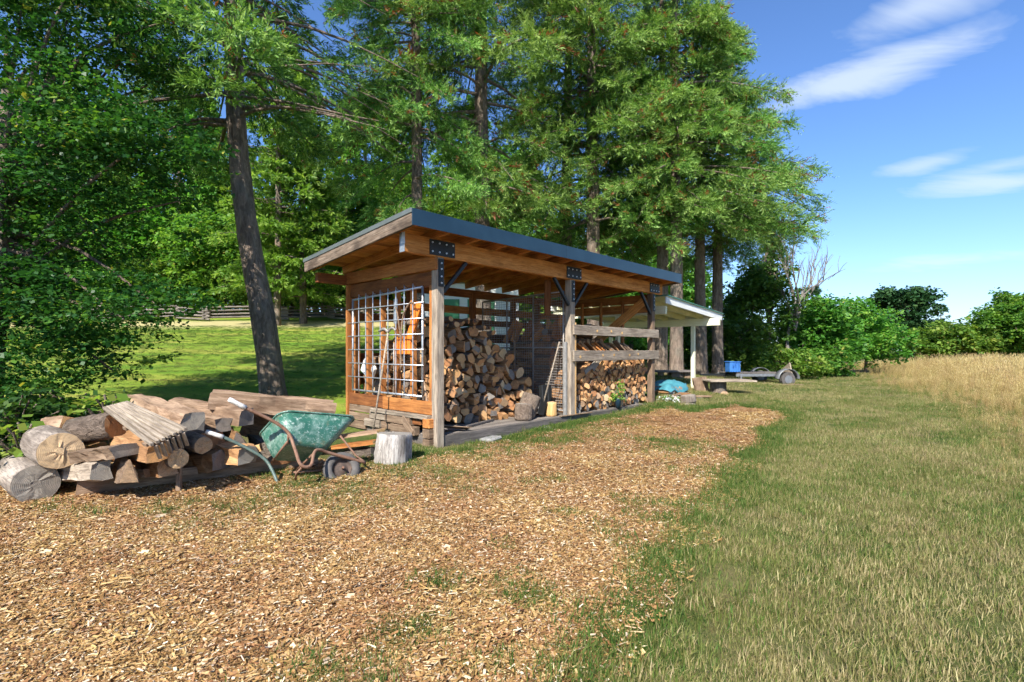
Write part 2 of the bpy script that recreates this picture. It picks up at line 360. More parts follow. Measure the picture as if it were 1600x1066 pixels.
# ------------------------------------------------------------------ ground
def poly_sdf(x, y, poly):
    d = np.full(x.shape, 1e9); ins = np.zeros(x.shape, bool); n = len(poly)
    for i in range(n):
        ax, ay = poly[i]; bx, by = poly[(i + 1) % n]
        ex, ey = bx - ax, by - ay; wx, wy = x - ax, y - ay
        t = np.clip((wx * ex + wy * ey) / (ex * ex + ey * ey + 1e-12), 0, 1)
        d = np.minimum(d, (wx - ex * t) ** 2 + (wy - ey * t) ** 2)
        c = ((ay > y) != (by > y)) & (x < (bx - ax) * (y - ay) / (by - ay + 1e-12) + ax); ins ^= c
    return np.where(ins, 1, -1) * np.sqrt(d)
def wob(x, y, f, seed):
    q = np.random.default_rng(seed); v = 0
    for k in range(5):
        a = q.uniform(0, 6.28); ff = f * 1.7 ** k; v = v + np.sin((x * math.cos(a) + y * math.sin(a)) * ff + q.uniform(0, 6)) * np.sin((x * math.sin(a + .8) - y * math.cos(a + .8)) * ff * .9 + q.uniform(0, 6)) / 1.45 ** k
    return v / 2.2
tsf = lambda t, s: tuple(TS(t, s, 0)[:2])
CHIP = [GP(*q) for q in ((850, 1066), (900, 960), (990, 915), (1005, 870), (1075, 800), (1110, 765), (1125, 735), (1195, 695), (1185, 672), (1235, 657), (1225, 649), (1150, 641), (1075, 652))] + \
       [tsf(6., -.5), tsf(3, -.35), tsf(.6, -.35), tsf(-.1, -.75), (-1.6, 5.9), (-2.6, 6.0), (-4.4, 5.7), (-9, 6), (-9, -2), (-.3, -2)]
FIELD = [GP(*q) for q in ((1345, 598), (1400, 612), (1450, 632), (1500, 662), (1560, 712), (1620, 775))] + [(4.9, 3), (5, -6), (60, -6), (75, 45), (26, 44), (20, 30)]
def chipf(x, y): return poly_sdf(x, y, CHIP) + .05 + .11 * wob(x, y, 2.6, 3)
def fieldf(x, y): return poly_sdf(x, y, FIELD) + .5 * wob(x, y, 1.1, 5)
def build_ground():
    xs = np.sinh(np.linspace(-5.9, 5.9, 331)) * 6; u = np.linspace(-1.4, 6.6, 330); ys = np.sinh(u) * 5 + 5
    X, Y = np.meshgrid(xs, ys); Z = hgt(X, Y) + .012 * wob(X, Y, 5, 9)
    nx, ny = len(xs), len(ys); i = np.arange(nx * ny).reshape(ny, nx)
    Q = np.stack([i[:-1, :-1], i[:-1, 1:], i[1:, 1:], i[1:, :-1]], -1).reshape(-1, 4)
    m = Mat('ground_soil_grass', .95, .1)
    def at(n): a = m.n('ShaderNodeAttribute', attribute_name=n); return a.outputs['Fac']
    v = m.coords('Object', rnd=False)
    n1 = m.noise(v, 1.1, 6, .6); n2 = m.noise(v, 22, 6, .7); n3 = m.noise(v, 90, 4, .7)
    vs = m.n('ShaderNodeMapping'); vs.inputs['Scale'].default_value = (.12, .9, 1); m.l(v, vs.inputs[0]); n4 = m.noise(vs.outputs[0], 1.3, 5, .6)
    vo = m.n('ShaderNodeTexVoronoi'); vo.inputs['Scale'].default_value = 48; m.l(v, vo.inputs['Vector'])
    chip = m.ramp(vo.outputs['Color'], ((.1, (.10, .05, .02)), (.45, (.22, .12, .05)), (.75, (.34, .20, .09)), (.95, (.52, .38, .22))))
    chip = m.mix(m.math('MULTIPLY', n3, .5), chip, (.26, .14, .06))
    grass = m.ramp(n2, ((.3, (.045, .07, .015)), (.7, (.10, .125, .035))))
    dry = m.mix(m.ramp(n1, ((.42, (0, 0, 0)), (.62, (.8, .8, .8)))), grass, (.17, .14, .06))
    lawn = m.ramp(m.math('ADD', m.math('MULTIPLY', n2, .35), m.math('MULTIPLY', n4, .65)), ((.38, (.09, .18, .018)), (.53, (.19, .255, .03)), (.66, (.36, .30, .08))))
    edge = m.math('ADD', at('chip'), m.math('MULTIPLY', m.math('SUBTRACT', n2, .5), .5))
    c = m.mix(at('lawn'), dry, lawn)
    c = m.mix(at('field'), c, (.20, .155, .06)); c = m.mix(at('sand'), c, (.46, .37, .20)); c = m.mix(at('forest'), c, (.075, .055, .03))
    c = m.mix(m.ramp(edge, ((.47, (0, 0, 0)), (.53, (1, 1, 1)))), c, chip)
    m.col(m.hsv(c, .5, 1, m.math('MULTIPLY_ADD', n3, .5, .75))); m.bump(m.math('ADD', n2, n3), .7, .03)
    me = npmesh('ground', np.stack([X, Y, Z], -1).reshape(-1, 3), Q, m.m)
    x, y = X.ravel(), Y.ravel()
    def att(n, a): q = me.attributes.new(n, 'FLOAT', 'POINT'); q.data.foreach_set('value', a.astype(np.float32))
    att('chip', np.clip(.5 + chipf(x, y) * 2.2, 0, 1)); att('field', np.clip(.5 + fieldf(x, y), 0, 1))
    lw = sstep(3, -2.5, x) * sstep(7.5, 9.5, y); att('lawn', lw)
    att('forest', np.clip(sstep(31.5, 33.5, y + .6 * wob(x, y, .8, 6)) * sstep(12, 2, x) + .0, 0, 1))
    att('sand', .75 * sstep(25.5, 27, y + .8 * wob(x, y, .7, 8)) * sstep(31, 29, y) * sstep(0, -4, x))
    me.polygons.foreach_set('use_smooth', [True] * len(Q))
    o = mobj('ground', me); tag(o, 'wood chip yard, mown grass and rising lawn', None, None, 'structure')
build_ground()
# ------------------------------------------------------------------ scattered stuff (grass blades, chips)
def scatter(name, pos, rot, scl, idx, variants, label, cat):
    me = bpy.data.meshes.new(name); pos = np.asarray(pos, np.float32); n = len(pos)
    me.vertices.add(n); me.vertices.foreach_set('co', pos.ravel())
    a = me.attributes.new('rot', 'FLOAT_VECTOR', 'POINT'); a.data.foreach_set('vector', np.asarray(rot, np.float32).ravel())
    a = me.attributes.new('scl', 'FLOAT', 'POINT'); a.data.foreach_set('value', np.asarray(scl, np.float32))
    a = me.attributes.new('idx', 'INT', 'POINT'); a.data.foreach_set('value', np.asarray(idx, np.int32))
    o = mobj(name, me); tag(o, label, cat, None, 'stuff')
    ng = bpy.data.node_groups.new(name, 'GeometryNodeTree')
    ng.interface.new_socket('Geometry', in_out='INPUT', socket_type='NodeSocketGeometry'); ng.interface.new_socket('Geometry', in_out='OUTPUT', socket_type='NodeSocketGeometry')
    N, L = ng.nodes, ng.links; gi = N.new('NodeGroupInput'); go = N.new('NodeGroupOutput')
    g2i = N.new('GeometryNodeGeometryToInstance')
    for v in variants[::-1]:
        oi = N.new('GeometryNodeObjectInfo'); oi.inputs['Object'].default_value = v; L.new(oi.outputs['Geometry'], g2i.inputs[0])
    def na(nm, t):
        q = N.new('GeometryNodeInputNamedAttribute'); q.data_type = t; q.inputs[0].default_value = nm; return q.outputs[0]
    ip = N.new('GeometryNodeInstanceOnPoints'); L.new(gi.outputs[0], ip.inputs['Points']); L.new(g2i.outputs[0], ip.inputs['Instance'])
    ip.inputs['Pick Instance'].default_value = True; L.new(na('idx', 'INT'), ip.inputs['Instance Index'])
    er = N.new('FunctionNodeEulerToRotation'); L.new(na('rot', 'FLOAT_VECTOR'), er.inputs[0]); L.new(er.outputs[0], ip.inputs['Rotation'])
    L.new(na('scl', 'FLOAT'), ip.inputs['Scale']); L.new(ip.outputs[0], go.inputs[0])
    md = o.modifiers.new('scatter', 'NODES'); md.node_group = ng; return o
def source(name, me): return bpy.data.objects.new(name, me)
def quads(base, d, nrm, ln, wd, mid=.5):
    """diamond faces: base points, unit directions, side vectors"""
    n = len(base); V = np.empty((n, 4, 3)); V[:, 0] = base; V[:, 2] = base + d * ln[:, None]
    c = base + d * (ln * mid)[:, None]; V[:, 1] = c + nrm * (wd / 2)[:, None]; V[:, 3] = c - nrm * (wd / 2)[:, None]
    return V.reshape(-1, 3), np.arange(n * 4).reshape(n, 4)
def unit(v): return v / (np.linalg.norm(v, axis=-1, keepdims=True) + 1e-9)
def blades(seed, n, rad, hmin, hmax, wd, lean, tmu, tsd, mat, heads=False):
    g = np.random.default_rng(seed); a = g.uniform(0, 6.28, n); r = rad * np.sqrt(g.uniform(0, 1, n))
    b = np.stack([r * np.cos(a), r * np.sin(a), np.full(n, -.01)], -1); h = g.uniform(hmin, hmax, n)
    la = g.uniform(0, 6.28, n); l = np.abs(g.normal(0, lean, n))
    d1 = unit(np.stack([np.cos(la) * l * .5, np.sin(la) * l * .5, np.ones(n)], -1)); d2 = unit(np.stack([np.cos(la) * l * 1.6, np.sin(la) * l * 1.6, np.ones(n)], -1))
    sd = np.stack([-np.sin(la + .3), np.cos(la + .3), np.zeros(n)], -1); w = wd * g.uniform(.6, 1.3, n)
    m = b + d1 * (h * .55)[:, None]; tip = m + d2 * (h * .5)[:, None]
    V = np.stack([b - sd * (w / 2)[:, None], b + sd * (w / 2)[:, None], m + sd * (w * .4)[:, None], tip, m - sd * (w * .4)[:, None]], 1)
    Q = []; o = np.arange(n) * 5
    Q = np.concatenate([np.stack([o, o + 1, o + 2, o + 4], 1), np.stack([o + 4, o + 2, o + 3, o + 3], 1)])
    T = np.repeat(np.clip(g.normal(tmu, tsd, n), 0, 1), 5)
    V = V.reshape(-1, 3)
    Fs = [tuple(q[:3]) if q[2] == q[3] else tuple(q) for q in Q.tolist()]
    if heads:
        hv, hq = quads(tip - d2 * .02, d2, sd, g.uniform(.07, .14, n), np.full(n, .014)); b0 = len(V)
        V = np.concatenate([V, hv]); Fs += [tuple(b0 + k for k in q) for q in hq.tolist()]; T = np.concatenate([T, np.repeat(np.clip(g.normal(.8, .15, n), 0, 1), 4)])
    me = bpy.data.meshes.new('blades'); me.from_pydata(V.tolist(), [], Fs); me.materials.append(mat)
    a = me.attributes.new('tint', 'FLOAT', 'POINT'); a.data.foreach_set('value', T.astype(np.float32)); me.update(); return me
def region(n, x0, x1, y0, y1, f, power=1.):
    x = G.uniform(x0, x1, n); y = y0 + (y1 - y0) * G.uniform(0, 1, n) ** power; k = f(x, y); return x[k], y[k]
def infrust(x, y, mg=.12): return (np.abs(x) < y * (800 / F) * 1.0 + mg * 4 + 1.2) & (y > 1.3)
def in_shed(x, y):
    t = (x - P1[0]) * D2[0] + (y - P1[1]) * D2[1]; s = (x - P1[0]) * N2[0] + (y - P1[1]) * N2[1]
    return (t > -.1) & (t < 6.25) & (s > -.08) & (s < 2.6)
def build_scatter():
    # chips
    var = []
    for k in range(7):
        g = np.random.default_rng(40 + k); n = 640; a = g.uniform(0, 6.28, n); r = .24 * np.sqrt(g.uniform(0, 1, n))
        ln = np.clip(g.lognormal(math.log(.0185), .52, n), .006, .09); wd = np.minimum(np.clip(g.lognormal(math.log(.0065), .45, n), .003, .02), ln * .7)
        b = np.stack([r * np.cos(a), r * np.sin(a), g.uniform(.001, .016, n)], -1)
        pa = g.normal(0, .9, n); el = g.normal(0, .22, n); d = np.stack([np.cos(pa) * np.cos(el), np.sin(pa) * np.cos(el), np.sin(el)], -1)
        up = unit(np.stack([g.normal(0, .35, n), g.normal(0, .35, n), np.ones(n)], -1)); sd = unit(np.cross(up, d))
        V = np.stack([b - d * (ln / 2)[:, None] - sd * (wd * .35)[:, None], b + d * (ln * .42)[:, None] - sd * (wd / 2)[:, None],
                      b + d * (ln / 2)[:, None] + sd * (wd * .3)[:, None], b - d * (ln * .4)[:, None] + sd * (wd / 2)[:, None]], 1).reshape(-1, 3)
        V[:, 2] = np.maximum(V[:, 2], -.006)
        tint = np.clip(g.normal(.49, .24, n) + (g.uniform(0, 1, n) > .93) * .35, 0, 1)
        var.append(source('chips', npmesh('chips', V, np.arange(n * 4).reshape(n, 4), M['chip'], np.repeat(tint, 4))))
    f = lambda x, y: (chipf(x, y) > -.03) & infrust(x, y, .4) & ~in_shed(x, y)
    xa, ya = region(5200, -9, 6.5, 1.5, 6.4, f); xb, yb = region(1700, -9, 8, 6, 14, f)
    x = np.concatenate([xa, xb]); y = np.concatenate([ya, yb]); n = len(x)
    scatter('wood_chips', np.stack([x, y, hgt(x, y) + G.uniform(0, .008, n)], -1), np.stack([G.normal(0, .03, n), G.normal(0, .03, n), G.choice([0, math.pi], n) + G.normal(.25, .6, n)], -1),
            G.uniform(.85, 1.25, n), G.integers(0, 7, n), var, 'loose orange brown wood chips spread over the yard', 'wood chips')
    # mown grass: green, mixed, straw coloured tufts
    gv = [source('tuft', blades(60 + k, 64, .13, .025, .075, .0042, .95, (.22, .42, .62, .8)[k % 4], .16, M['grass'])) for k in range(8)]
    f = lambda x, y: (chipf(x, y) < .05) & (fieldf(x, y) < .6) & infrust(x, y) & ~in_shed(x, y) & (y < 30) & ((x > -1.6) | (y < 6.4))
    xa, ya = region(12500, -2, 9, 1.5, 7, f); xb, yb = region(9000, -3, 16, 7, 14, f); xc, yc = region(7000, 0, 22, 14, 30, f)
    # tufts that come up through the chips and along the sill of the shed
    sp = [(685, 745, 60, .35), (640, 730, 40, .25), (620, 745, 30, .3), (600, 790, 14, .3), (500, 775, 26, .4), (440, 790, 26, .35), (270, 800, 30, .3), (380, 785, 22, .35), (470, 800, 14, .35), (540, 770, 20, .3), (300, 820, 12, .2),
          (690, 915, 14, .10), (820, 925, 26, .16), (835, 945, 12, .1), (630, 990, 20, .12), (60, 800, 8, .15), (580, 1050, 12, .12), (1000, 786, 18, .14), (1055, 795, 18, .14), (1025, 815, 12, .1), (940, 830, 14, .1), (960, 850, 10, .1),
          (750, 715, 46, .35), (800, 700, 46, .4), (860, 688, 50, .45), (905, 676, 50, .45), (960, 665, 50, .5), (1010, 690, 40, .5), (850, 750, 14, .25), (880, 805, 8, .1), (1090, 740, 40, .4), (1100, 700, 50, .5), (1040, 710, 40, .5), (990, 800, 10, .12),
          (740, 1030, 12, .12), (480, 1055, 14, .1), (560, 1060, 10, .1), (130, 805, 8, .12), (780, 860, 5, .06), (735, 770, 14, .3), (430, 745, 40, .25), (470, 760, 34, .2), (500, 752, 34, .2), (575, 735, 34, .2), (655, 715, 44, .2), (655, 705, 30, .2)]
    xs, ys = [], []
    for (px, py, k, r) in sp:
        k = int(k * 1.5); cx, cy = GP(px, py); xs.append(cx + G.normal(0, r * .6, k)); ys.append(cy + G.normal(0, r * .5, k))
    ex, ey = region(60000, -.5, 6.5, 1.5, 12, lambda x, y: (np.abs(chipf(x, y) + .06 + .1 * wob(x, y, 3.1, 77)) < .1) & infrust(x, y) & (x > y * .02 - .1)); kq = G.choice(len(ex), min(len(ex), 1500), replace=False); xs.append(ex[kq]); ys.append(ey[kq])
    xs = np.concatenate(xs); ys = np.concatenate(ys); kk = ~in_shed(xs, ys); xs = xs[kk]; ys = ys[kk]
    x = np.concatenate([xa, xb, xc]); y = np.concatenate([ya, yb, yc])
    dry = wob(x, y, .9, 21) * .5 + wob(x, y, 2.7, 22) * .45 + G.normal(0, .28, len(x)) + .2
    e = chipf(x, y); dry = dry - .9 * np.exp(-np.abs(e) / .3)
    cls = np.clip(np.digitize(dry, (-.45, -.12, .3)), 0, 3); i1 = cls + 4 * G.integers(0, 2, len(x))
    x = np.concatenate([x, xs]); y = np.concatenate([y, ys]); i1 = np.concatenate([i1, G.choice([0, 1, 4, 5, 0], len(xs))])
    n = len(x); sc = G.uniform(.6, 1.15, n) * np.where(y > 14, 1.5, np.where(y > 7, 1.2, 1.)) * np.where(np.abs(chipf(x, y)) < .3, 1.2, 1); sc[n - len(xs):] = G.uniform(.5, 1.15, len(xs))
    scatter('mown_grass', np.stack([x, y, hgt(x, y)], -1), np.stack([G.normal(0, .1, n), G.normal(0, .1, n), G.uniform(0, 6.28, n)], -1), sc, i1, gv,
            'short mown grass, green and straw coloured, beside the wood chips', 'grass')
    # rising lawn on the left
    f = lambda x, y: infrust(x, y) & ~in_shed(x, y) & (chipf(x, y) < 0) & (x < 1.5)
    x, y = region(15000, -26, 2, 6.3, 27, f, .8); n = len(x)
    st = wob(x * .15, y, 1.1, 31) + G.normal(0, .3, n); i1 = np.clip(np.digitize(st, (-.1, .5, 1.2)), 0, 2) + 4 * G.integers(0, 2, n)
    scatter('lawn_grass', np.stack([x, y, hgt(x, y)], -1), np.stack([G.normal(0, .08, n), G.normal(0, .08, n), G.uniform(0, 6.28, n)], -1), G.uniform(.5, .9, n) * np.where(y > 13, 1.2, .9), i1, gv,
            'bright green lawn rising to the rail fence under the trees', 'grass')
    # tall dry field grass
    fv = [source('stalks', blades(80 + k, 34, .2, .45, .85, .0065, .28, .5, .25, M['straw'], True)) for k in range(4)] + [source('stalks', blades(90 + k, 40, .18, .2, .5, .008, .5, .52, .15, M['grass'], False)) for k in range(2)]
    f = lambda x, y: (fieldf(x, y) > 0) & (x < y * 1.02 + 2.2)
    xa, ya = region(9000, 4, 22, 3, 20, f); xb, yb = region(9000, 8, 55, 16, 44, f)
    x = np.concatenate([xa, xb]); y = np.concatenate([ya, yb]); n = len(x); e = fieldf(x, y)
    i1 = np.where(G.uniform(0, 1, n) < np.clip(.75 - e * .2, .1, .75), 4 + G.integers(0, 2, n), G.integers(0, 4, n))
    sc = np.clip(.22 + e * .11, .22, 1.0) * G.uniform(.75, 1.15, n) * np.where(y > 18, 1.15, 1.)
    scatter('field_grass', np.stack([x, y, hgt(x, y)], -1), np.stack([G.normal(.05, .1, n), G.normal(0, .1, n), G.uniform(0, 6.28, n)], -1), sc, i1, fv,
            'tall golden dry grass standing in the field', 'grass')
build_scatter()
# ------------------------------------------------------------------ trees
def conifer(seed, Ht, zb, Rm, nb, mat, shoots=13., ll=.13, lw=.034, per=11, droop=.35, low=.75, bare=.0, cones=.02, tmu=.42, hwf=.3, slf=1., sector=None, taper=.75):
    g = np.random.default_rng(seed); BV, BQ, BT = [], [], []; wood_ = MB()
    for b in range(nb):
        u = g.uniform(0, 1) ** .85; z = zb + (Ht - zb) * u; az = b * 2.399 + g.normal(0, .5)
        L = Rm * ((1 - u) ** taper * (low + (1 - low) * min(1, u * 5))) * g.uniform(.6, 1.18) + .25
        d = np.array([math.cos(az), math.sin(az), 0.]); sd = np.array([-d[1], d[0], 0.])
        rise = g.uniform(-.12, .22) + .35 * u; dr = droop * g.uniform(.6, 1.4) * (1 - u * .7)
        def pos(t): t = np.asarray(t)[..., None]; return np.array([0, 0, z]) + d * L * t + np.array([0, 0, 1.]) * L * (rise * t - (rise + dr) * t ** 2 + dr * .45 * t ** 3)
        ts = np.linspace(0, 1, 6); wood_.tube([Vector(p) for p in pos(ts)], [(.012 + .011 * L) * (1 - .85 * t) for t in ts], 4, 0, False)
        n = int(shoots * L + 4)
        if g.uniform() < bare or (sector and u < sector[2] and abs((az - sector[0] + math.pi) % (2 * math.pi) - math.pi) < sector[1]): n = n // 9
        t = g.uniform(.12, 1., n) ** .75; hw = hwf * L * np.sqrt(np.clip(1.04 - t, 0, 1)) + .06; w = g.uniform(-1, 1, n) * hw
        p = pos(t) + sd * w[:, None] + d * (np.abs(w) * .55)[:, None]; p[:, 2] -= np.abs(w) * .28 + g.exponential(.09, n)
        sdir = unit(d * .75 + sd * (np.sign(w) * .55)[:, None] + np.stack([g.normal(0, .35, n), g.normal(0, .35, n), g.normal(-.3, .4, n)], -1))
        sl = slf * g.uniform(.16, .42, n) * (.6 + .13 * min(L, 4))
        k = per; q = np.tile(np.linspace(.02, .95, k), (n, 1)) + g.normal(0, .03, (n, k))
        base = p[:, None] + sdir[:, None] * (sl[:, None] * q)[..., None]
        rv = g.normal(0, 1, (n, k, 3)); rv -= (rv * sdir[:, None]).sum(-1, keepdims=True) * sdir[:, None]; rv = unit(rv); rv[..., 2] = rv[..., 2] * .8 + .12
        nd = unit(sdir[:, None] * .85 + rv * .62); side = unit(np.cross(nd, np.array([0, 0, 1.]) + g.normal(0, .7, (n, k, 3))))
        ln = ll * g.uniform(.7, 1.3, (n, k)); wd = lw * g.uniform(.7, 1.3, (n, k))
        V, Q = quads(base.reshape(-1, 3), nd.reshape(-1, 3), side.reshape(-1, 3), ln.ravel(), wd.ravel(), .45)
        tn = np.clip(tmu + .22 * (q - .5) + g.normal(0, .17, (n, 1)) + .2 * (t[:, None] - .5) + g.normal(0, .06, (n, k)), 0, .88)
        cone = g.uniform(0, 1, (n, 1)) < cones * (t[:, None] > .5); tn = np.where(cone & (q > .3), .97, tn)
        BV.append(V); BQ.append(Q + sum(len(x) for x in BV[:-1]) if len(BV) < 2 else Q + off); off = (0 if len(BV) == 1 else off) + len(V); BT.append(np.repeat(tn.ravel(), 4))
    return npmesh('crown', np.concatenate(BV), np.concatenate(BQ), mat, np.concatenate(BT)), wood_
def trunkmesh(path, rads, seed, n=20, flare=.0, mat=None, rough=.05, extra=None):
    g = np.random.default_rng(seed); pts = smoothpath(path, 5); k = len(pts); rr = np.interp(np.linspace(0, 1, k), np.linspace(0, 1, len(rads)), rads)
    V, Fs = tube(pts, list(rr), n, True); V = np.array([tuple(v) for v in V]); ctr = np.repeat(np.array([tuple(p) for p in pts]), n, 0)
    ph = g.uniform(0, 6.28, 6); an = np.tile(np.arange(n) / n * 6.283, k); hh = np.repeat(np.arange(k), n)
    f = 1 + rough * (np.sin(an * 5 + ph[0] + hh * .13) * .6 + np.sin(an * 9 + ph[1] - hh * .3) * .5 + g.normal(0, .5, len(V))) 
    if flare: f += flare * np.exp(-(V[:, 2] - V[:, 2].min()) / .28) * (1 + .5 * np.sin(an * 4 + ph[2]))
    V = ctr + (V - ctr) * f[:, None]
    mb = MB(); mb.add(V.tolist(), Fs)
    if extra: mb.add(extra.V, extra.F)
    return mb.mesh('trunk', mat or M['trunk'], True)
def place_tree(name, label, cat, group, loc, parts, scale=1., rz=0.):
    o = bpy.data.objects.new(name, None); C.objects.link(o); o.empty_display_size = .3
    sx, sz = scale if isinstance(scale, tuple) else (scale, scale); put(o, Matrix.Translation(loc) @ Matrix.Rotation(rz, 4, 'Z') @ Matrix.Diagonal((sx, sx, sz, 1))); tag(o, label, cat, group)
    for nm, me in parts:
        c = bpy.data.objects.new(nm, me); C.objects.link(c); c.parent = o; W[c.name] = W[o.name]
    return o
def gz(px, Y, dz=0.): x = (px - 800) / F * Y; return Vector((x, Y, hz(x, Y) + dz))
def broadleaf(seed, lobes, ncl, nl, size, mat, crad=.45, flat=.35, trunk=None, tmu=.5, shell=.55, sub=0):
    """lobes: (x,y,z,rx,ry,rz); leaf sprays spread through the outer part of each lobe"""
    g = np.random.default_rng(seed)
    if sub:
        nl_ = []
        for (x, y, z, a, b, c) in lobes:
            nl_.append((x, y, z, a * .78, b * .78, c * .8))
            for _ in range(sub):
                d = unit(g.normal(0, 1, 3)); d[2] = abs(d[2]) * .9 - .15; f = g.uniform(.28, .48); nl_.append((x + d[0] * a * .75, y + d[1] * b * .75, z + d[2] * c * .85, a * f, b * f, c * f * g.uniform(.7, 1.3)))
        lobes = nl_
    vol = np.array([l[3] * l[4] * l[5] for l in lobes]) ** .75; li = g.choice(len(lobes), ncl, p=vol / vol.sum())
    lb = np.array(lobes)[li]; v = unit(g.normal(0, 1, (ncl, 3))); r = shell + (1 - shell) * g.uniform(0, 1, ncl) ** .7; r *= g.uniform(.82, 1.12, ncl); stray = g.uniform(0, 1, ncl) < (.09 if sub else 0.); r = np.where(stray, g.uniform(1.1, 1.45, ncl), r)
    ctr = lb[:, :3] + v * lb[:, 3:] * r[:, None]
    cr = crad * g.uniform(.6, 1.3, ncl) * np.where(stray, .5, 1); a = g.uniform(0, 6.28, (ncl, nl)); q = np.sqrt(g.uniform(0, 1, (ncl, nl)))
    tilt = g.normal(0, .3, (ncl, 2)); ox = q * np.cos(a) * cr[:, None]; oy = q * np.sin(a) * cr[:, None]
    oz = ox * tilt[:, :1] + oy * tilt[:, 1:] + g.normal(0, flat * .5, (ncl, nl)) * cr[:, None] - q ** 2 * .2 * cr[:, None]
    p = (ctr[:, None] + np.stack([ox, oy, oz], -1)).reshape(-1, 3); n = len(p)
    d = unit(np.stack([np.cos(a), np.sin(a), np.full_like(a, -.25)], -1).reshape(-1, 3) + g.normal(0, .5, (n, 3)))
    nr = unit(np.stack([g.normal(0, .55, n), g.normal(0, .55, n), np.ones(n)], -1)); sd = unit(np.cross(nr, d)); ln = size * np.clip(g.lognormal(-.05, .33, n), .4, 2.)
    V, Q = quads(p, d, sd, ln, ln * g.uniform(.55, .85, n), .42)
    tn = np.clip(np.repeat(g.normal(tmu, .17, ncl), nl) + g.normal(0, .12, n), 0, .93); tn = np.where(g.uniform(0, 1, n) < .012, 1., tn)
    me = npmesh('crown', V, Q, mat, np.repeat(tn, 4)); tb = MB()
    if trunk:
        base, top, r0 = trunk; base = Vector(base); top = Vector(top)
        tb.tube(smoothpath([base, base.lerp(top, .5) + Vector((.08, -.05, 0)) * r0 * 6, top], 5), list(np.linspace(r0, r0 * .35, 11)), 9)
        for i in g.choice(ncl, min(ncl, 46), replace=False):
            e = Vector(ctr[i]); s = base.lerp(top, float(g.uniform(.35, .98))); m_ = s.lerp(e, .5) + Vector((0, 0, (e - s).length * .1))
            tb.tube(smoothpath([s, m_, e], 3), list(np.linspace(r0 * .28, .012, 7)), 5, 0, False)
    return me, (tb.mesh('trunk', M['trunk'], True) if trunk else None)
def build_trees():
    # tall firs behind the shed
    var = []
    for k, (sd, Ht, zb, Rm, nb) in enumerate(((1, 21, 4.9, 4.4, 106), (2, 23, 5.1, 4.8, 108), (3, 19, 4.9, 5.0, 102), (4, 17.5, 5.8, 5.5, 108))):
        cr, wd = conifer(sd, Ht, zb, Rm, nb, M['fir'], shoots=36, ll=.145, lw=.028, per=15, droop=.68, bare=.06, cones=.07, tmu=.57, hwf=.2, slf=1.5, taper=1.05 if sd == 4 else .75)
        tr = trunkmesh([(0, 0, -.4), (.1, .05, Ht * .3), (0, .1, Ht * .65), (0, 0, Ht)], (.27, .22, .14, .02), sd, 14, .5, extra=wd); var.append((tr, cr))
    grp = 'tall firs behind the firewood shed'
    lab = 'tall fir with bare lower trunk rising behind the long dark roof of the firewood shed'
    for (px, Y, v, sc, rz, lb) in ((648, 15.5, 0, (.72, .95), .3, 'fir rising behind the highest roof corner of the shed above the grid panel'), (757, 17, 1, 1.05, 2.1, 'tall fir rising behind the roof over the log heap bay'), (885, 20.5, 2, 1.0, 4.0, 'thin trunked fir rising behind the roof above the middle post of the shed'), (928, 18.2, 0, .98, 1.2, 'stout fir rising behind the roof over the bay with two grey rails'),
                                   (1032, 19.5, 3, .95, 5.1, 'fir behind the cream lean-to, the trunk closest to the shed end post'), (1057, 18, 3, .92, .9, 'fir behind the cream lean-to, between the shed end post and the cream post'),
                                   (1097, 20.5, 3, .88, 2.9, 'slender fir just past the cream lean-to roof, next to the outermost fir'), (1122, 21.5, 3, .9, 3.7, 'outermost fir of the row, its wide branches reaching out over the open field')):
        place_tree('fir_tree', lb or lab, 'tree', grp, gz(px, Y), [('trunk', var[v][0]), ('crown', var[v][1])], sc, rz)
    # leaning fir beside the log pile
    b = gz(430, 11.2); Ht = 17
    path = [(0, 0, -.3), (-.22, 0, 1.5), (-.62, .05, 3.6), (-.9, .1, 6), (-1.0, .1, 9.5), (-.9, 0, 13), (-.9, 0, Ht)]
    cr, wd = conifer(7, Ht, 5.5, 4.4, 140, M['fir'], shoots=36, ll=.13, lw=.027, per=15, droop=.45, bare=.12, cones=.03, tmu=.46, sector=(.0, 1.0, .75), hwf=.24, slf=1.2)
    for q in (wd.V,):
        wd.V = [(x - .95, y + .1, z) for x, y, z in q]
    cr.transform(Matrix.Translation((-.95, .1, 0)))
    tr = trunkmesh(path, (.27, .24, .215, .195, .16, .1, .03), 7, 36, .4, rough=.075, extra=wd)
    place_tree('fir_tree', 'thick leaning fir trunk with rough grey bark behind the log pile', 'tree', None, b, [('trunk', tr), ('crown', cr)])
    # firs and broadleaf trees of the wood beyond the rail fence
    bg = []
    for k, (sd, Ht, zb, Rm, nb) in enumerate(((21, 15, 1.2, 3.3, 130), (22, 17, 2.2, 3.6, 130))):
        cr, wd = conifer(sd, Ht, zb, Rm, nb, M['fir_light'], shoots=14, ll=.26, lw=.09, per=8, droop=.32, cones=0, tmu=.5)
        bg.append((trunkmesh([(0, 0, -.4), (.1, 0, Ht * .4), (0, 0, Ht)], (.2, .15, .02), sd, 10, .3, extra=wd), cr))
    bl = []
    for k, (sd, lobes, tr) in enumerate(((31, ((0, 0, 5.5, 2.8, 2.8, 3.6), (1.2, .5, 8.5, 2, 2, 2.4), (-1, 0, 3, 2.4, 2.4, 1.9)), ((0, 0, -.3), (0, 0, 8.5), .2)), (32, ((0, 0, 3.4, 3.2, 3, 2.9), (1.5, 0, 5.4, 1.9, 2, 1.9), (-1.6, .4, 5, 1.8, 1.8, 1.6)), ((0, 0, -.3), (.2, 0, 5), .16)))):
        me, t_ = broadleaf(sd, lobes, 520, 46, .2, M['broad'], .62, .4, tr); bl.append((t_, me))
    rr = random.Random(5)
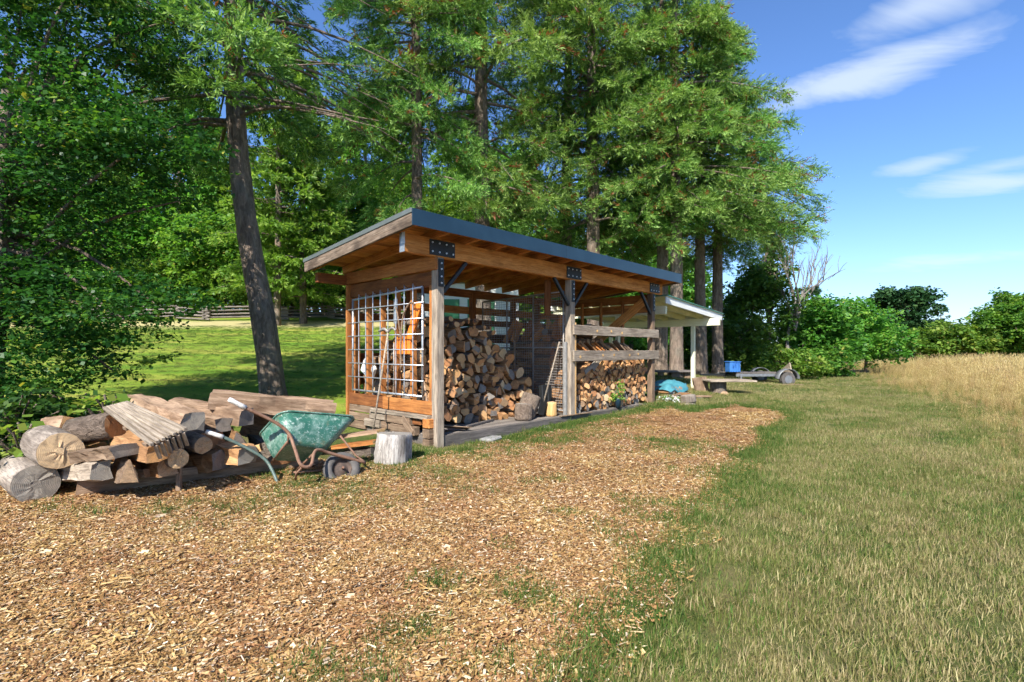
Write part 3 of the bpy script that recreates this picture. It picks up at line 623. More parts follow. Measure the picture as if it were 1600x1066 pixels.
    place_tree('fir_tree', 'light green fir with thin pale trunk standing in front of the rail fence', 'tree', None, gz(432, 27.2), [('trunk', bg[1][0]), ('crown', bg[1][1])], .98, .4)
    place_tree('fir_tree', 'dark trunked fir at the rail fence, next to the eave of the shed', 'tree', None, gz(474, 28.5), [('trunk', bg[0][0]), ('crown', bg[0][1])], 1.0, 2.4)
    glab = {0: 'light green fir in the wood beyond the rail fence', 1: 'tall light green fir in the wood beyond the rail fence', 2: 'tall broadleaf tree in the wood beyond the rail fence', 3: 'low bushy broadleaf tree beyond the rail fence'}
    for (px, Y, k, sc) in ((20, 33, 2, 1.1), (110, 36, 1, 1.1), (190, 34, 3, 1.1), (235, 38, 2, 1.15), (282, 35, 0, 1.0), (312, 37, 1, .95), (350, 34, 3, 1.05), (395, 38, 2, 1.0), (455, 36, 3, 1.1), (505, 36, 2, .95), (540, 35, 0, .95), (570, 39, 1, 1.0), (610, 36, 2, 1.05),
                           (660, 34, 3, 1.2), (700, 38, 0, 1.05), (760, 36, 2, 1.1), (820, 40, 1, .9), (860, 37, 3, 1.25), (930, 39, 2, 1.0), (985, 38, 0, .9), (1035, 40, 3, 1.3), (60, 42, 1, 1.25), (160, 44, 0, 1.3), (330, 46, 1, 1.1), (420, 47, 0, 1.15), (620, 46, 1, 1.2), (740, 47, 1, 1.15), (-40, 37, 2, 1.2), (250, 33.5, 3, .8), (410, 33.6, 3, .75), (560, 33.5, 3, .8), (90, 33, 3, .9), (-60, 30, 3, 1.1)):
        tr, cr = (bg + bl)[k]
        place_tree(('fir_tree', 'fir_tree', 'broadleaf_tree', 'broadleaf_tree')[k], glab[k], 'tree', ('light firs of the wood', 'tall light firs of the wood', 'tall broadleaf trees of the wood', 'bushy trees of the wood')[k], gz(px, Y), [('trunk', tr), ('crown', cr)], sc * rr.uniform(.93, 1.07), rr.uniform(0, 6.28))
    # the far wood that closes the view: one mass
    lob = []
    for k in range(46):
        px = -160 + k * 29; Y = 56 + (k * 37 % 11); x = (px - 800) / F * Y; z = hz(x, Y); hh = 7.5 + (k * 53 % 7) * .75; hh *= .62 if px > 960 else 1
        lob.append((x, Y, z + hh * .42, 3.2, 3., hh * .68))
    me, _ = broadleaf(41, lob, 3000, 30, .46, M['broad'], 1.0, .5, None, .45, .5)
    tag(mobj('far_wood', me), 'dense green wood closing the view behind the lawn', 'wood', None, 'stuff')
    # maple at the left edge
    lobes = ((-.4, 0, 2.9, 2.5, 2., 1.7), (.9, -.3, 2.0, 1.9, 1.6, .9), (-.6, .3, 5.0, 2.9, 2.3, 1.9), (1.2, .2, 4.2, 1.8, 1.6, 1.3), (-1.6, -.4, 1.3, 1.4, 1.2, 1.1), (.2, .5, 6.8, 2.4, 2, 1.3), (1.55, -.5, 1.75, 1.1, .8, .45), (-1.0, -.2, .8, 1.9, 1.2, .8), (.7, 0, 1.15, 1.5, 1.1, .65))
    me, tr = broadleaf(51, lobes, 1180, 80, .068, M['maple'], .42, .13, ((-.9, .3, -.3), (-.5, .2, 5.5), .17), .4, .35, 3)
    place_tree('maple_tree', 'dense dark green maple with layered leaves behind the log pile', 'tree', None, gz(40, 8.0), [('trunk', tr), ('crown', me)])
    for (px, Y, rz) in ((15, 6.2, 0), (60, 6.7, 2), (125, 7.1, 4)):
        me, tr = broadleaf(int(55 + px), ((0, 0, .38, .6, .5, .36), (.3, 0, .62, .35, .3, .25)), 60, 26, .08, M['maple'], .2, .4, ((0, 0, -.1), (.1, 0, .5), .02), .4)
        place_tree('leafy_shrub', 'low leafy shrub under the dark maple behind the log pile', 'shrub', 'low shrubs under the maple', gz(px, Y), [('stem', tr), ('foliage', me)], 1., rz)
    me, tr = broadleaf(59, ((0, 0, .5, .2, .2, .25),), 12, 8, .1, M['broad'], .14, .5, ((0, 0, -.1), (0, 0, .5), .008), .85)
    place_tree('bramble', 'pale green bramble shoots growing beside the two round logs', 'plant', 'bramble shoots', Vector((-4.75, 4.95, .0)), [('stem', tr), ('foliage', me)])
    place_tree('bramble', 'pale green bramble sprig above the slatted grate', 'plant', None, Vector((-4.35, 5.5, .22)), [('stem', tr), ('foliage', me)])
    # trees and bushes beside the field
    def bush(name, label, px, Y, lobes, ncl, nl, sz, mat, crad, trunk=None, sd=0, group=None, cat='tree', tmu=.5):
        me, tr = broadleaf(sd or int(px), lobes, ncl, nl, sz, mat, crad, .4, trunk, tmu, .5, 6)
        return place_tree(name, label, cat, group, gz(px, Y), ([('trunk', tr)] if tr else []) + [('crown', me)])
    bush('broadleaf_tree', 'tall dark broadleaf tree with ragged top beside the dead grey tree', 1196, 26, ((0, 0, 3.2, 2.0, 2, 2.6), (-.9, 0, 4.4, 1.3, 1.3, 1.1), (.8, 0, 5.6, .7, .8, 1.5), (.4, 0, 7.0, .45, .5, 1.1)), 420, 40, .16, M['darkleaf'], .45, ((0, 0, -.2), (.3, 0, 7.2), .16), tmu=.6)
    bush('bush', 'mixed green bush behind the trailer', 1262, 27.5, ((0, 0, 2.2, 2.4, 2, 2.2), (1.2, 0, 1.4, 1.6, 1.5, 1.4)), 380, 40, .17, M['broad'], .45, ((0, 0, -.2), (0, 0, 3), .1), tmu=.32, cat='bush')
    bush('bush', 'dark bush between the fir trunks and the trailer', 1150, 24, ((0, 0, 1.5, 1.9, 1.5, 1.9), (-1.8, 0, 1.2, 1.5, 1.4, 1.4)), 300, 40, .16, M['darkleaf'], .42, ((0, 0, -.2), (0, 0, 2), .08), tmu=.6, cat='bush')
    bush('bush', 'low yellow green bramble bush right behind the trailer', 1222, 23.5, ((0, 0, .6, 1.9, 1, .95), (-1., 0, .7, .8, .8, .85)), 230, 36, .13, M['broad'], .32, ((0, 0, -.1), (0, 0, .8), .04), tmu=.68, cat='bush')
    bush('bush', 'low bramble bush with pale tips where the mown strip ends', 1295, 26, ((0, 0, .7, 1.7, 1.2, 1.0),), 200, 36, .14, M['broad'], .34, ((0, 0, -.1), (0, 0, .8), .04), tmu=.42, cat='bush')
    bush('bush', 'rounded olive green hawthorn bush at the corner of the field', 1352, 30, ((0, 0, 2.3, 2.4, 2.2, 1.9), (-.5, 0, 3.4, 1.5, 1.4, 1.1), (1.2, 0, 1.6, 1.7, 1.5, 1.3)), 420, 44, .16, M['broad'], .45, ((0, 0, -.2), (0, 0, 3), .1), tmu=.5, cat='bush')
    bush('pine_tree', 'dark dense pine standing behind the field bushes', 1416, 46, ((0, 0, 5.2, 2.7, 2.5, 2.), (-1.3, 0, 6.2, 1.4, 1.4, 1.), (1.2, 0, 6.1, 1.3, 1.3, 1.), (0, 0, 3, 2.8, 2.6, 1.8)), 460, 40, .26, M['pine'], .55, ((0, 0, -.2), (0, 0, 5.5), .2))
    bush('bush', 'wide bright green bush across the far side of the field', 1495, 40, ((0, 0, 2.1, 3.6, 2.4, 2.), (-2.4, 0, 1.5, 2.2, 1.8, 1.4), (2.5, 0, 1.8, 2.4, 1.8, 1.6)), 560, 40, .22, M['broad'], .55, ((0, 0, -.2), (0, 0, 2.5), .12), tmu=.6, cat='bush')
    bush('broadleaf_tree', 'tall pale green leafy tree at the far end of the field hedge', 1575, 39, ((0, 0, 2.8, 2.4, 2.2, 2.6), (.6, 0, 4.6, 1.4, 1.3, 1.2), (-1, 0, 3.6, 1.2, 1.2, 1.4)), 460, 40, .21, M['broad'], .5, ((0, 0, -.2), (0, 0, 5), .13), tmu=.5)
    cr, wd = conifer(71, 7.5, .6, 1.9, 80, M['pine'], shoots=9, ll=.3, lw=.1, per=7, cones=0); tr = trunkmesh([(0, 0, -.3), (0, 0, 3), (0, 0, 7.5)], (.14, .09, .01), 3, 8, extra=wd)
    for (px, Y, sc, lb) in ((1268, 48, 1.0, 'small dark fir behind the mixed bush'), (1290, 62, 1.05, 'distant dark fir between the bushes'), (1570, 52, .98, 'dark fir behind the pale leafy tree'), (1470, 75, 1.1, 'distant dark fir on the skyline of the field')):
        place_tree('fir_tree', lb, 'tree', None, gz(px, Y), [('trunk', tr), ('crown', cr)], sc, px)
    lob = []
    for k in range(40):
        x = 14 + k * 4.4; Y = 78 + (k * 29 % 13); lob.append((x, Y, 2.2 + (k * 17 % 5) * .35, 3.6, 3, 2.6 + (k * 31 % 7) * .35))
    me, _ = broadleaf(43, lob, 1100, 26, .5, M['darkleaf'], 1.1, .5, None, .6, .5)
    tag(mobj('far_hedge', me), 'distant tree line along the horizon of the field', 'tree line', None, 'stuff')
    # dead tree
    rd = random.Random(8); mb = MB(); br = []
    def limb(p, d, L, r, dep):
        q = p + d * L * .5 + Vector((rd.uniform(-.1, .1), rd.uniform(-.1, .1), .05)) * L; e = p + d * L
        (mb if dep == 0 else br[-1]).tube(smoothpath([p, q, e], 3), list(np.linspace(r, r * .5, 7)), 5)
        if dep >= 3: return
        for k in range(4 if dep else 8):
            if dep == 0: br.append(MB())
            s = p.lerp(e, rd.uniform(.45, 1)) if k else e
            limb(s, (d + Vector((rd.uniform(-.65, .65), rd.uniform(-.65, .65), rd.uniform(.1, .8)))).normalized(), L * rd.uniform(.45, .7), r * .5, dep + 1)
    limb(Vector((0, 0, -.2)), Vector((.03, 0, 1)), 3.7, .12, 0)
    b = gz(1240, 25.2); o = thing('dead_tree', 'bare grey dead tree with upward twigs among the green bushes', 'tree', b)
    mobj('trunk', mb.mesh('trunk', M['dead'], True), o, Matrix.Translation(b))
    for q in br: mobj('branch', q.mesh('branch', M['dead'], True), o, Matrix.Translation(b))
build_trees()
# ------------------------------------------------------------------ firewood shed
DW, L2, L3 = 2.36, 3.044, 6.089         # depth of the shed and positions of its middle and end posts
ZD, ZB0, ZB1 = .17, 2.62, 2.865         # deck top, beam underside and top
RF, RB, RL, RR = -.42, 2.46, -.74, 6.63 # roof edges
def zroof(s): return 3.075 - (s - RF) * (3.075 - 2.80) / (RB - RF)
def bolts(o, pts, nrm, r=.013):
    for p in pts:
        V, Fs = tube([Vector(p), Vector(p) + nrm * .012], r, 6); mobj('bolt', mesh('bolt', V, Fs, M['bolt']), o)
def build_shed():
    S = thing('firewood_shed', 'open timber firewood shed with dark metal roof, black brackets and split logs inside', 'shed', TS(0, 0, 0))
    nF = -AS; nL = -AT
    # base: rim joists, deck boards
    plank('sill_beam', TS(-.06, .02, .085), TS(3.02, .02, .085), .09, .168, M['sill'], S); plank('sill_beam', TS(3.03, .02, .085), TS(6.16, .02, .085), .09, .166, M['sill'], S)
    plank('sill_beam', TS(0, .08, .08), TS(0, DW, .08), .1, .15, M['sill'], S); plank('sill_beam', TS(L3, .08, .08), TS(L3, DW, .08), .1, .15, M['sill'], S)
    s = .14
    while s < DW - .05:
        a = R.uniform(2.2, 3.8); z = ZD - .02 + R.uniform(-.003, .003)
        plank('deck_board', TS(-.02, s, z), TS(a - .003, s, z), .138, .036, M['deck'], S); plank('deck_board', TS(a + .003, s, z), TS(6.12, s, z), .138, .036, M['deck'], S); s += .146
    for (t, sz) in ((.9, .3), (2.2, .34), (3.35, .3), (4.75, .3), (6.0, .28)):
        stone(S, TS(t, -.10, .0), sz)
    # posts
    for (t, s, w, mt) in ((0, .02, .125, 'grey'), (L2, .02, .13, 'grey'), (L3, .02, .125, 'greybrown')):
        plank('post', TS(t, s, .0 if s > 1 or t == 0 else ZD + .002), TS(t, s, ZB0), w, w, M[mt], S, AS)
    plank('post', TS(L2 - .105, .05, ZD), TS(L2 - .105, .05, 1.5), .055, .06, M['stone'], S, AS)
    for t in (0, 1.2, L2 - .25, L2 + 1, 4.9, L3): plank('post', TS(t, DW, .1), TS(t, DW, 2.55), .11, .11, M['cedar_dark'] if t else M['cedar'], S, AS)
    # beams
    zb = (ZB0 + ZB1) / 2; hb = ZB1 - ZB0
    b1 = plank('beam', TS(-.60, .0, zb), TS(L2 - .003, .0, zb), .10, hb, M['beam'], S); plank('beam', TS(L2 + .003, .0, zb), TS(6.5, .0, zb), .10, hb, M['beam'], S)
    zr = zroof(DW) - .24; plank('beam', TS(-.60, DW, zr - .05), TS(6.5, DW, zr - .05), .09, .16, M['cedar_dark'], S)
    plank('beam_cap', TS(-.608, -.005, zb), TS(-.603, -.005, zb), .104, hb + .004, M['galv'], S, ch=.001)
    # T brackets with bolts, knee braces
    for t in (0, L2, L3):
        o = plank('bracket', TS(t - .2, -.058, zb), TS(t + .24, -.058, zb), .014, .21, M['black'], S, ch=.002)
        bolts(o, [TS(t + a, -.065, zb + b) for a in (-.16, -.04, .08, .2) for b in (-.06, .06)], nF)
        o = plank('bracket', TS(t, -.052, 2.60), TS(t, -.052, 2.22), .09, .012, M['black'], S, AS, ch=.002)
        bolts(o, [TS(t, -.058, z) for z in (2.54, 2.46, 2.36, 2.27)], nF)
    for (t, sg) in ((0, 1), (L2, -1), (L2, 1), (L3, -1)):
        plank('knee_brace', TS(t + sg * .075, 0, 2.16), TS(t + sg * .5, 0, 2.615), .05, .05, M['black'], S, ch=.003)
    plank('hanging_board', TS(L2 - .3, .3, 2.62), TS(L2 - .3, .3, 1.98), .035, .16, M['cedar_dark'], S, AT)
    # roof: metal sheet with rafters, decking and edges as its pieces
    up = (AZ + AS * (3.075 - 2.80) / (RB - RF)).normalized()
    def rp(t, s, dz=0.): return TS(t, s, zroof(s) + dz)
    rs = plank('roof', rp((RL + RR) / 2, RF - .01, -.012), rp((RL + RR) / 2, RB + .02, -.012), RR - RL + .04, .02, M['roofedge'], S, up, .003)
    n = 20
    for i in range(n):
        s0 = RF + .03 + (RB - RF - .05) * i / n; s1 = RF + .03 + (RB - RF - .05) * (i + 1) / n; sm = (s0 + s1) / 2
        plank('roof_board', rp(RL + .04, sm, -.036), rp(RR - .04, sm, -.036), (s1 - s0) - .005, .02, M['beam' if i % 3 else 'cedar'], rs, up, .002)
    for i in range(14):
        t = -.64 + i * .55; plank('rafter', rp(t, RF + .03, -.113), rp(t, RB - .03, -.113), .042, .13, M['beam'] if i % 3 else M['cedar'], rs, up)
    plank('barge_board', rp(RL + .005, RF + .006, -.115), rp(RL + .005, RB, -.115), .036, .185, M['barge'], rs, up); plank('barge_board', rp(RR - .01, RF + .006, -.115), rp(RR - .01, RB, -.115), .036, .185, M['greybrown'], rs, up)
    for (a, b) in ((RL - .02, 2.33), (2.336, RR + .02)): plank('fascia', TS(a, RF - .014, 2.972), TS(b, RF - .014, 2.972), .012, .205, M['roofmetal'], rs, AZ, .002)
    plank('fascia_board', TS(RL + .03, RF + .014, 2.965), TS(RR - .03, RF + .014, 2.965), .03, .18, M['cedar'], rs)
    plank('flashing', rp(RL - .018, RF, -.02), rp(RL - .018, RB + .02, -.02), .012, .06, M['roofedge'], rs, up, .002)
    plank('bracing_strap', TS(-.62, -.052, ZB1 + .03), TS(-.62, -.052, ZB0 + .1), .05, .008, M['galv'], S, AS, ch=.001)
    # left wall: boards, studs, livestock panel, stacked timbers below
    def wl(name, s0, s1, z, h, m, t=-.0, th=.045, ch=.006): return plank(name, TS(t, s0, z), TS(t, s1, z), th, h, M[m], S, AZ, ch)
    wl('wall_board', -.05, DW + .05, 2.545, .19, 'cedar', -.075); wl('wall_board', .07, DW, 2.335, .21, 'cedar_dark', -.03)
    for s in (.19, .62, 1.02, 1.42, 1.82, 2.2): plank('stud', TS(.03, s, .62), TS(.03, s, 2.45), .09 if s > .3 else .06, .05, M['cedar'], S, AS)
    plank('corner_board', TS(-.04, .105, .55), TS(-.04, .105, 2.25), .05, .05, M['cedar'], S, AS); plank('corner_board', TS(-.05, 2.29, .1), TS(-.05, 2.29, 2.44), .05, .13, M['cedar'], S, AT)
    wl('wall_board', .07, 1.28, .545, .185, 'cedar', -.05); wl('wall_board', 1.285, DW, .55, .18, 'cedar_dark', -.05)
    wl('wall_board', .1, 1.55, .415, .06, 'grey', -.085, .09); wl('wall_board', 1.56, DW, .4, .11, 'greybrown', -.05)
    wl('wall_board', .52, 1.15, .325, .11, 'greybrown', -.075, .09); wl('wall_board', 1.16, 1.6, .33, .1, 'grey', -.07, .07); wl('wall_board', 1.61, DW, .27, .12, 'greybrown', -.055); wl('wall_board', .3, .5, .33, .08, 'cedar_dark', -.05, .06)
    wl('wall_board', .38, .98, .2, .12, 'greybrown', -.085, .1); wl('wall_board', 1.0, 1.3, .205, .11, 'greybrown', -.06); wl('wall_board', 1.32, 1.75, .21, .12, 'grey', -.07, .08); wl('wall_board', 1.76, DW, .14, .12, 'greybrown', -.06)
    for z in (.06, .2, .34): plank('corner_block', TS(-.14, .11, z), TS(.06, .11, z), .15, .125, M['cedar' if z > .3 else 'greybrown'], S)
    plank('diagonal_board', TS(-.13, .68, .37), TS(-.13, .42, .17), .03, .11, M['greybrown'], S, AZ)
    # galvanised livestock panel
    s0, s1, z0, z1 = .25, 2.13, .70, 2.235
    mb = MB(); tt = -.085
    for (a, b, c, d) in ((s0, z0, s1, z0), (s0, z1, s1, z1 - .06), (s0, z0, s0, z1), (s1, z0, s1, z1 - .06)): mb.tube([TS(tt, a, b), TS(tt, c, d)], .017, 7)
    gp = mb.obj('grid_panel', M['galv'], S, True)
    for i in range(1, 9):
        s = s0 + (s1 - s0) * i / 9; zt = z1 - .06 * i / 9 + .03
        V, Fs = tube(smoothpath([TS(tt - .015, s, z0 - .02), TS(tt - .015, s, 1.4), TS(tt - .015, s, zt - .03), TS(tt - .005, s, zt + .005), TS(tt + .03, s, zt)], 3), .0085, 6); mobj('grid_bar', mesh('grid_bar', V, Fs, M['galv'], None, True), gp)
    for i in range(1, 7):
        z = z0 + (z1 - z0) * i / 7
        V, Fs = tube([TS(tt - .03, s0 - .06, z), TS(tt - .03, s1 + .1, z)], .0085, 6); mobj('grid_bar', mesh('grid_bar', V, Fs, M['galv'], None, True), gp)
    # rear wall: spaced boards
    for (z, h, m) in ((.5, .2, 'cedar_dark'), (.85, .2, 'cedar_dark'), (1.2, .2, 'cedar_dark'), (1.93, .13, 'cedar_dark'), (2.18, .15, 'cedar'), ):
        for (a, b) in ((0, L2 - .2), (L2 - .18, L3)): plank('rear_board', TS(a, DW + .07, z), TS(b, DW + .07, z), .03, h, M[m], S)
    plank('rear_board', TS(L2, DW + .07, 1.6), TS(5, DW + .07, 1.6), .03, .2, M['cedar_dark'], S)
    # right wall: boards, brace
    for z in (2.3, 2.52): plank('end_board', TS(L3 + .07, .1, z), TS(L3 + .07, DW, z), .03, .19, M['cedar'], S)
    for s in (.75, 1.35, 1.9): plank('stud', TS(L3, s, .2), TS(L3, s, 2.5), .08, .05, M['cedar'], S, AS)
    plank('diagonal_brace', TS(L3 - .02, .12, 2.5), TS(L3 - .02, 1.75, 1.35), .05, .2, M['beam'], S)
    # rails across the right bay with pale knots
    for (z, h, ya) in ((1.718, .18, 0), (1.245, .195, 1)):
        o = plank('rail', TS(L2 - .03, -.075, z), TS(L3 + .16, -.07, z), .038, h, M['grey'], S)
        for t in ((3.75, 4.25, 4.65) if not ya else (3.2, 3.95, 4.35, 4.95, 5.3)):
            p = TS(t, -.097, z + R.uniform(-.03, .03)); V, Fs = tube([p, p - AS * .004], .027, 9); mobj('knot', mesh('knot', V, Fs, M['fresh']), o)
    plank('jamb_board', TS(L2 + .085, .0, ZD), TS(L2 + .085, .0, 1.85), .045, .09, M['fresh'], S, AS)
    # wire mesh partition beside the middle post
    mb = MB(); tp = L2 - .06
    for (a, b, c, d) in ((.12, .25, .12, 2.42), (.85, .25, .85, 2.40), (1.55, .25, 1.55, 2.38), (2.25, .25, 2.25, 2.36), (.12, 2.42, 2.25, 2.36), (.12, .25, 2.25, .25), (.12, 1.40, 2.25, 1.40)): mb.tube([TS(tp, a, b), TS(tp, c, d)], .016, 6)
    po = mb.obj('mesh_partition', M['wire'], S, True); mb = MB()
    for i in range(44): s = .14 + i * .0485; mb.tube([TS(tp - .012, s, .26), TS(tp - .012, s, 2.38)], .0042, 3, 0, False)
    for i in range(44): z = .28 + i * .0485; mb.tube([TS(tp - .016, .13, z), TS(tp - .016, 2.24, z)], .0042, 3, 0, False)
    mb.obj('wire_mesh', M['wire'], po)
def stone(par, p, sz):
    g = R; V, Fs = cbox(sz, sz * .8, .1, .03); V = [(x + g.uniform(-.02, .02), y + g.uniform(-.02, .02), z + g.uniform(-.012, .012)) for x, y, z in V]
    mobj('footing_stone', mesh('footing_stone', V, Fs, M['stone']), par, Matrix.Translation(p + AZ * .005) @ Matrix.Rotation(TH + g.uniform(-.2, .2), 4, 'Z'))
build_shed()
# ------------------------------------------------------------------ firewood
def cells(pts, spacing):
    out = []; P_ = np.array(pts)
    for i, p in enumerate(P_):
        r = spacing * .72; poly = [(r * math.cos(a), r * math.sin(a)) for a in np.linspace(0, 6.283, 10)[:-1]]
        d = P_ - p; dd = (d ** 2).sum(1); nb = np.argsort(dd)[1:13]
        for j in nb:
            n = d[j]; L = math.sqrt(dd[j]);
            if L > spacing * 1.5: continue
            n = n / L; h = L / 2; q = []
            for k in range(len(poly)):
                a, b = poly[k], poly[(k + 1) % len(poly)]; da = a[0] * n[0] + a[1] * n[1] - h; db = b[0] * n[0] + b[1] * n[1] - h
                if da <= 0: q.append(a)
                if da * db < 0: f = da / (da - db); q.append((a[0] + (b[0] - a[0]) * f, a[1] + (b[1] - a[1]) * f))
            poly = q
            if len(poly) < 3: break
        out.append(poly if len(poly) > 2 else None)
    return out
def relax(inside, box, sp, seed, it=6):
    g = np.random.default_rng(seed); a0, a1, b0, b1 = box; area = (a1 - a0) * (b1 - b0); n = int(area / (sp * sp * .87))
    p = np.stack([g.uniform(a0, a1, n), g.uniform(b0, b1, n)], -1); p = p[inside(p[:, 0], p[:, 1])]
    for _ in range(it):
        d = p[:, None] - p[None]; r = np.sqrt((d ** 2).sum(-1)) + np.eye(len(p)); f = np.clip(sp * 1.02 - r, 0, None) * .45; q = p + (d / r[..., None] * f[..., None] * .5).sum(1)
        ok = inside(q[:, 0], q[:, 1]); p = np.where(ok[:, None], q, p)
    return p
def log_geo(poly, L, g, mb=None, M4=None, rnd=False):
    """a split log: polygon section in local YZ, long axis local X, end face at +X"""
    n0 = len(poly); q = []
    for k in range(n0):
        a, b = poly[k], poly[(k + 1) % n0]
        if math.hypot(a[0] - b[0], a[1] - b[1]) < .012: q.append(((a[0] + b[0]) / 2, (a[1] + b[1]) / 2)); continue
        f = .06; q += [(a[0] + (b[0] - a[0]) * f, a[1] + (b[1] - a[1]) * f), (b[0] + (a[0] - b[0]) * f, b[1] + (a[1] - b[1]) * f)]
    n = len(q); s = g.uniform(.84, .96); V = []; tx, ty = g.uniform(-.4, .4), g.uniform(-.4, .4)
    for e in (-1, 0, 1):
        j = (g.uniform(-.008, .008), g.uniform(-.008, .008)); sc = s * (1 if e > 0 else g.uniform(.85, 1.02))
        for (y, z) in q: V.append((e * L / 2 + (tx * y + ty * z if e else g.uniform(-.03, .03)), y * sc + j[0] * (e < 1), z * sc + j[1] * (e < 1)))
    Fs = []; I = []; st = g.randrange(n); bk = g.choice((0, 0, n // 3, n // 2)) if not rnd else n
    for r in (0, 1):
        for k in range(n): Fs.append((r * n + k, r * n + (k + 1) % n, (r + 1) * n + (k + 1) % n, (r + 1) * n + k)); I.append(2 if (k - st) % n < bk else 1)
    Fs += [tuple(range(n))[::-1], tuple(2 * n + k for k in range(n))]; I += [0, 0]
    return V, Fs, I
def axm(p, ax, up, rot=0.):
    return Matrix.Translation(p) @ frame(Vector((0, 0, 0)), ax, up) @ Matrix.Rotation(rot, 4, 'X')
FW = dict(count=0)
def firelog(p, ax, poly, L, label, group, rng, endm='end', rnd=False, name='firewood_log'):
    V, Fs, I = log_geo(poly, L, rng, rnd=rnd); me = mesh(name, V, Fs, [M[endm], M['split'], M['bark']], I)
    o = mobj(name, me, None, axm(p, ax, AZ)); tag(o, label, 'firewood', group); FW['count'] += 1; return o
def octo(r, g, n=9, e=.08): return [(r * (1 + g.uniform(-e, e)) * math.cos(a), r * (1 + g.uniform(-e, e)) * math.sin(a)) for a in np.linspace(0, 6.283, n + 1)[:-1]]
def build_firewood():
    g = random.Random(4)
    # heap in the left bay; ends face the front
    tops = lambda t: np.interp(t, (.1, 1.3, 1.75, 2.2, 2.45, 2.62, 2.75), (1.72, 1.72, 1.58, 1.25, .9, .5, .17))
    ins = lambda t, z: (t > .12) & (t < 2.75) & (z > ZD + .06) & (z < tops(t) - .03)
    pts = relax(ins, (.12, 2.75, ZD, 1.8), .15, 3, 4); cs = cells(pts, .155)
    for (t, z), c in zip(pts, cs):
        if not c: continue
        L = g.uniform(.36, .46); s = .5 + .16 * z + g.uniform(-.06, .06); ax = (-AS + AT * g.uniform(-.4, .4) + AZ * g.uniform(-.25, .25)).normalized()
        firelog(TS(t, s + L / 2, z), ax, c, L, 'split firewood log in the tall heap inside the left bay of the shed', 'split logs in the left bay heap', g, g.choice(('end', 'end', 'end', 'endp', 'end', 'endg', 'split')))
    for k in range(30):
        t = g.uniform(.2, 2.0); r = g.uniform(.028, .055); z = float(tops(np.array(t))) + g.uniform(-.02, .13) * (1 if t < 1.7 else .4)
        firelog(TS(t, .86 + g.uniform(-.05, .15), z), (-AS + AT * g.uniform(-.2, .2) + AZ * g.uniform(-.05, .15)).normalized(), octo(r, g), .42, 'thin round branch log with orange cut end on top of the left bay heap', 'round branch logs on the heap', g, 'end', True, 'branch_log')
    # row behind the livestock panel, ends face the left wall
    ins = lambda s, z: (s > 1.08) & (s < 2.2) & (z > ZD + .06) & (z < 1.32 + .1 * np.sin(s * 5))
    pts = relax(ins, (1.08, 2.2, ZD, 1.5), .17, 5, 3); cs = cells(pts, .17)
    for (s, z), c in zip(pts, cs):
        if not c: continue
        L = g.uniform(.36, .44); ax = (-AT + AS * g.uniform(-.25, .25) + AZ * g.uniform(-.15, .15)).normalized()
        firelog(TS(.2 + g.uniform(-.04, .06) + L / 2, s, z), ax, [(-y, q) for y, q in c][::-1], L, 'split firewood log stacked right behind the galvanised grid panel', 'split logs behind the grid panel', g, g.choice(('end', 'endp', 'endp', 'endg')))
    # neat stack in the right bay: the nearest logs singly, the rest as one mass
    topr = lambda t: np.interp(t, (3.15, 3.6, 4.2, 5, 5.95), (.92, .98, 1.12, 1.18, 1.26))
    ins = lambda t, z: (t > 3.2) & (t < 5.98) & (z > ZD + .05) & (z < topr(t))
    pts = relax(ins, (3.2, 5.98, ZD, 1.3), .106, 7, 4); cs = cells(pts, .108); o_ = np.argsort(pts[:, 0]); left = 300 - FW['count']; mb = MB()
    for k, i in enumerate(o_):
        (t, z), c = pts[i], cs[i]
        if not c: continue
        L = g.uniform(.36, .42); s = .1 + g.uniform(-.035, .035); ax = (-AS + AT * g.uniform(-.08, .08)).normalized(); p = TS(t, s + L / 2, z); em = 'end' if z > .55 + .1 * math.sin(t * 3) else g.choice(('endp', 'end', 'endg'))
        if FW['count'] < 300: firelog(p, ax, c, L, 'small split firewood log in the neat stack next to the middle post', 'neatly stacked logs in the right bay', g, em)
        else:
            V, Fs, I = log_geo(c, L, g); X = axm(p, ax, AZ); mb.add([X @ Vector(v) for v in V], Fs); mb.I[-len(Fs):] = [{0: {'end': 0, 'endp': 3, 'endg': 4}[em], 1: 1, 2: 2}[q] for q in I]
    for row in (1, 2, 3):
        ins2 = lambda t, z: (t > 3.2) & (t < 5.98) & (z > ZD + .05) & (z < 1.5 + .1 * np.sin(t * 3))
        pts = relax(ins2, (3.2, 5.98, ZD, 1.65), .13, 70 + row, 3); cs = cells(pts, .13)
        for (t, z), c in zip(pts, cs):
            if not c: continue
            V, Fs, I = log_geo(c, .42, g); X = axm(TS(t, .34 + row * .46, z), -AS, AZ); mb.add([X @ Vector(v) for v in V], Fs); mb.I[-len(Fs):] = I
    tag(mb.obj('firewood_stack', [M['end'], M['split'], M['bark'], M['endp'], M['endg']]), 'rows of small split firewood filling the right bay of the shed', 'firewood', None, 'stuff')
    # slanting slabs above the stack and loose pieces on top
    for k in range(17):
        t = 3.35 + k * .15; p0 = TS(t, .2 + g.uniform(-.03, .06), 1.2 + g.uniform(0, .08)); p1 = p0 - AT * g.uniform(.22, .34) + AZ * g.uniform(.2, .3) + AS * .12
        tag(plank('split_slab', p0, p1, g.uniform(.09, .14), g.uniform(.03, .05), M[g.choice(('split', 'cedar', 'greybrown'))], None, AZ + AT, .008), 'slanting split slab leaning above the neat firewood stack', 'firewood', 'slanting slabs between the two grey rails')
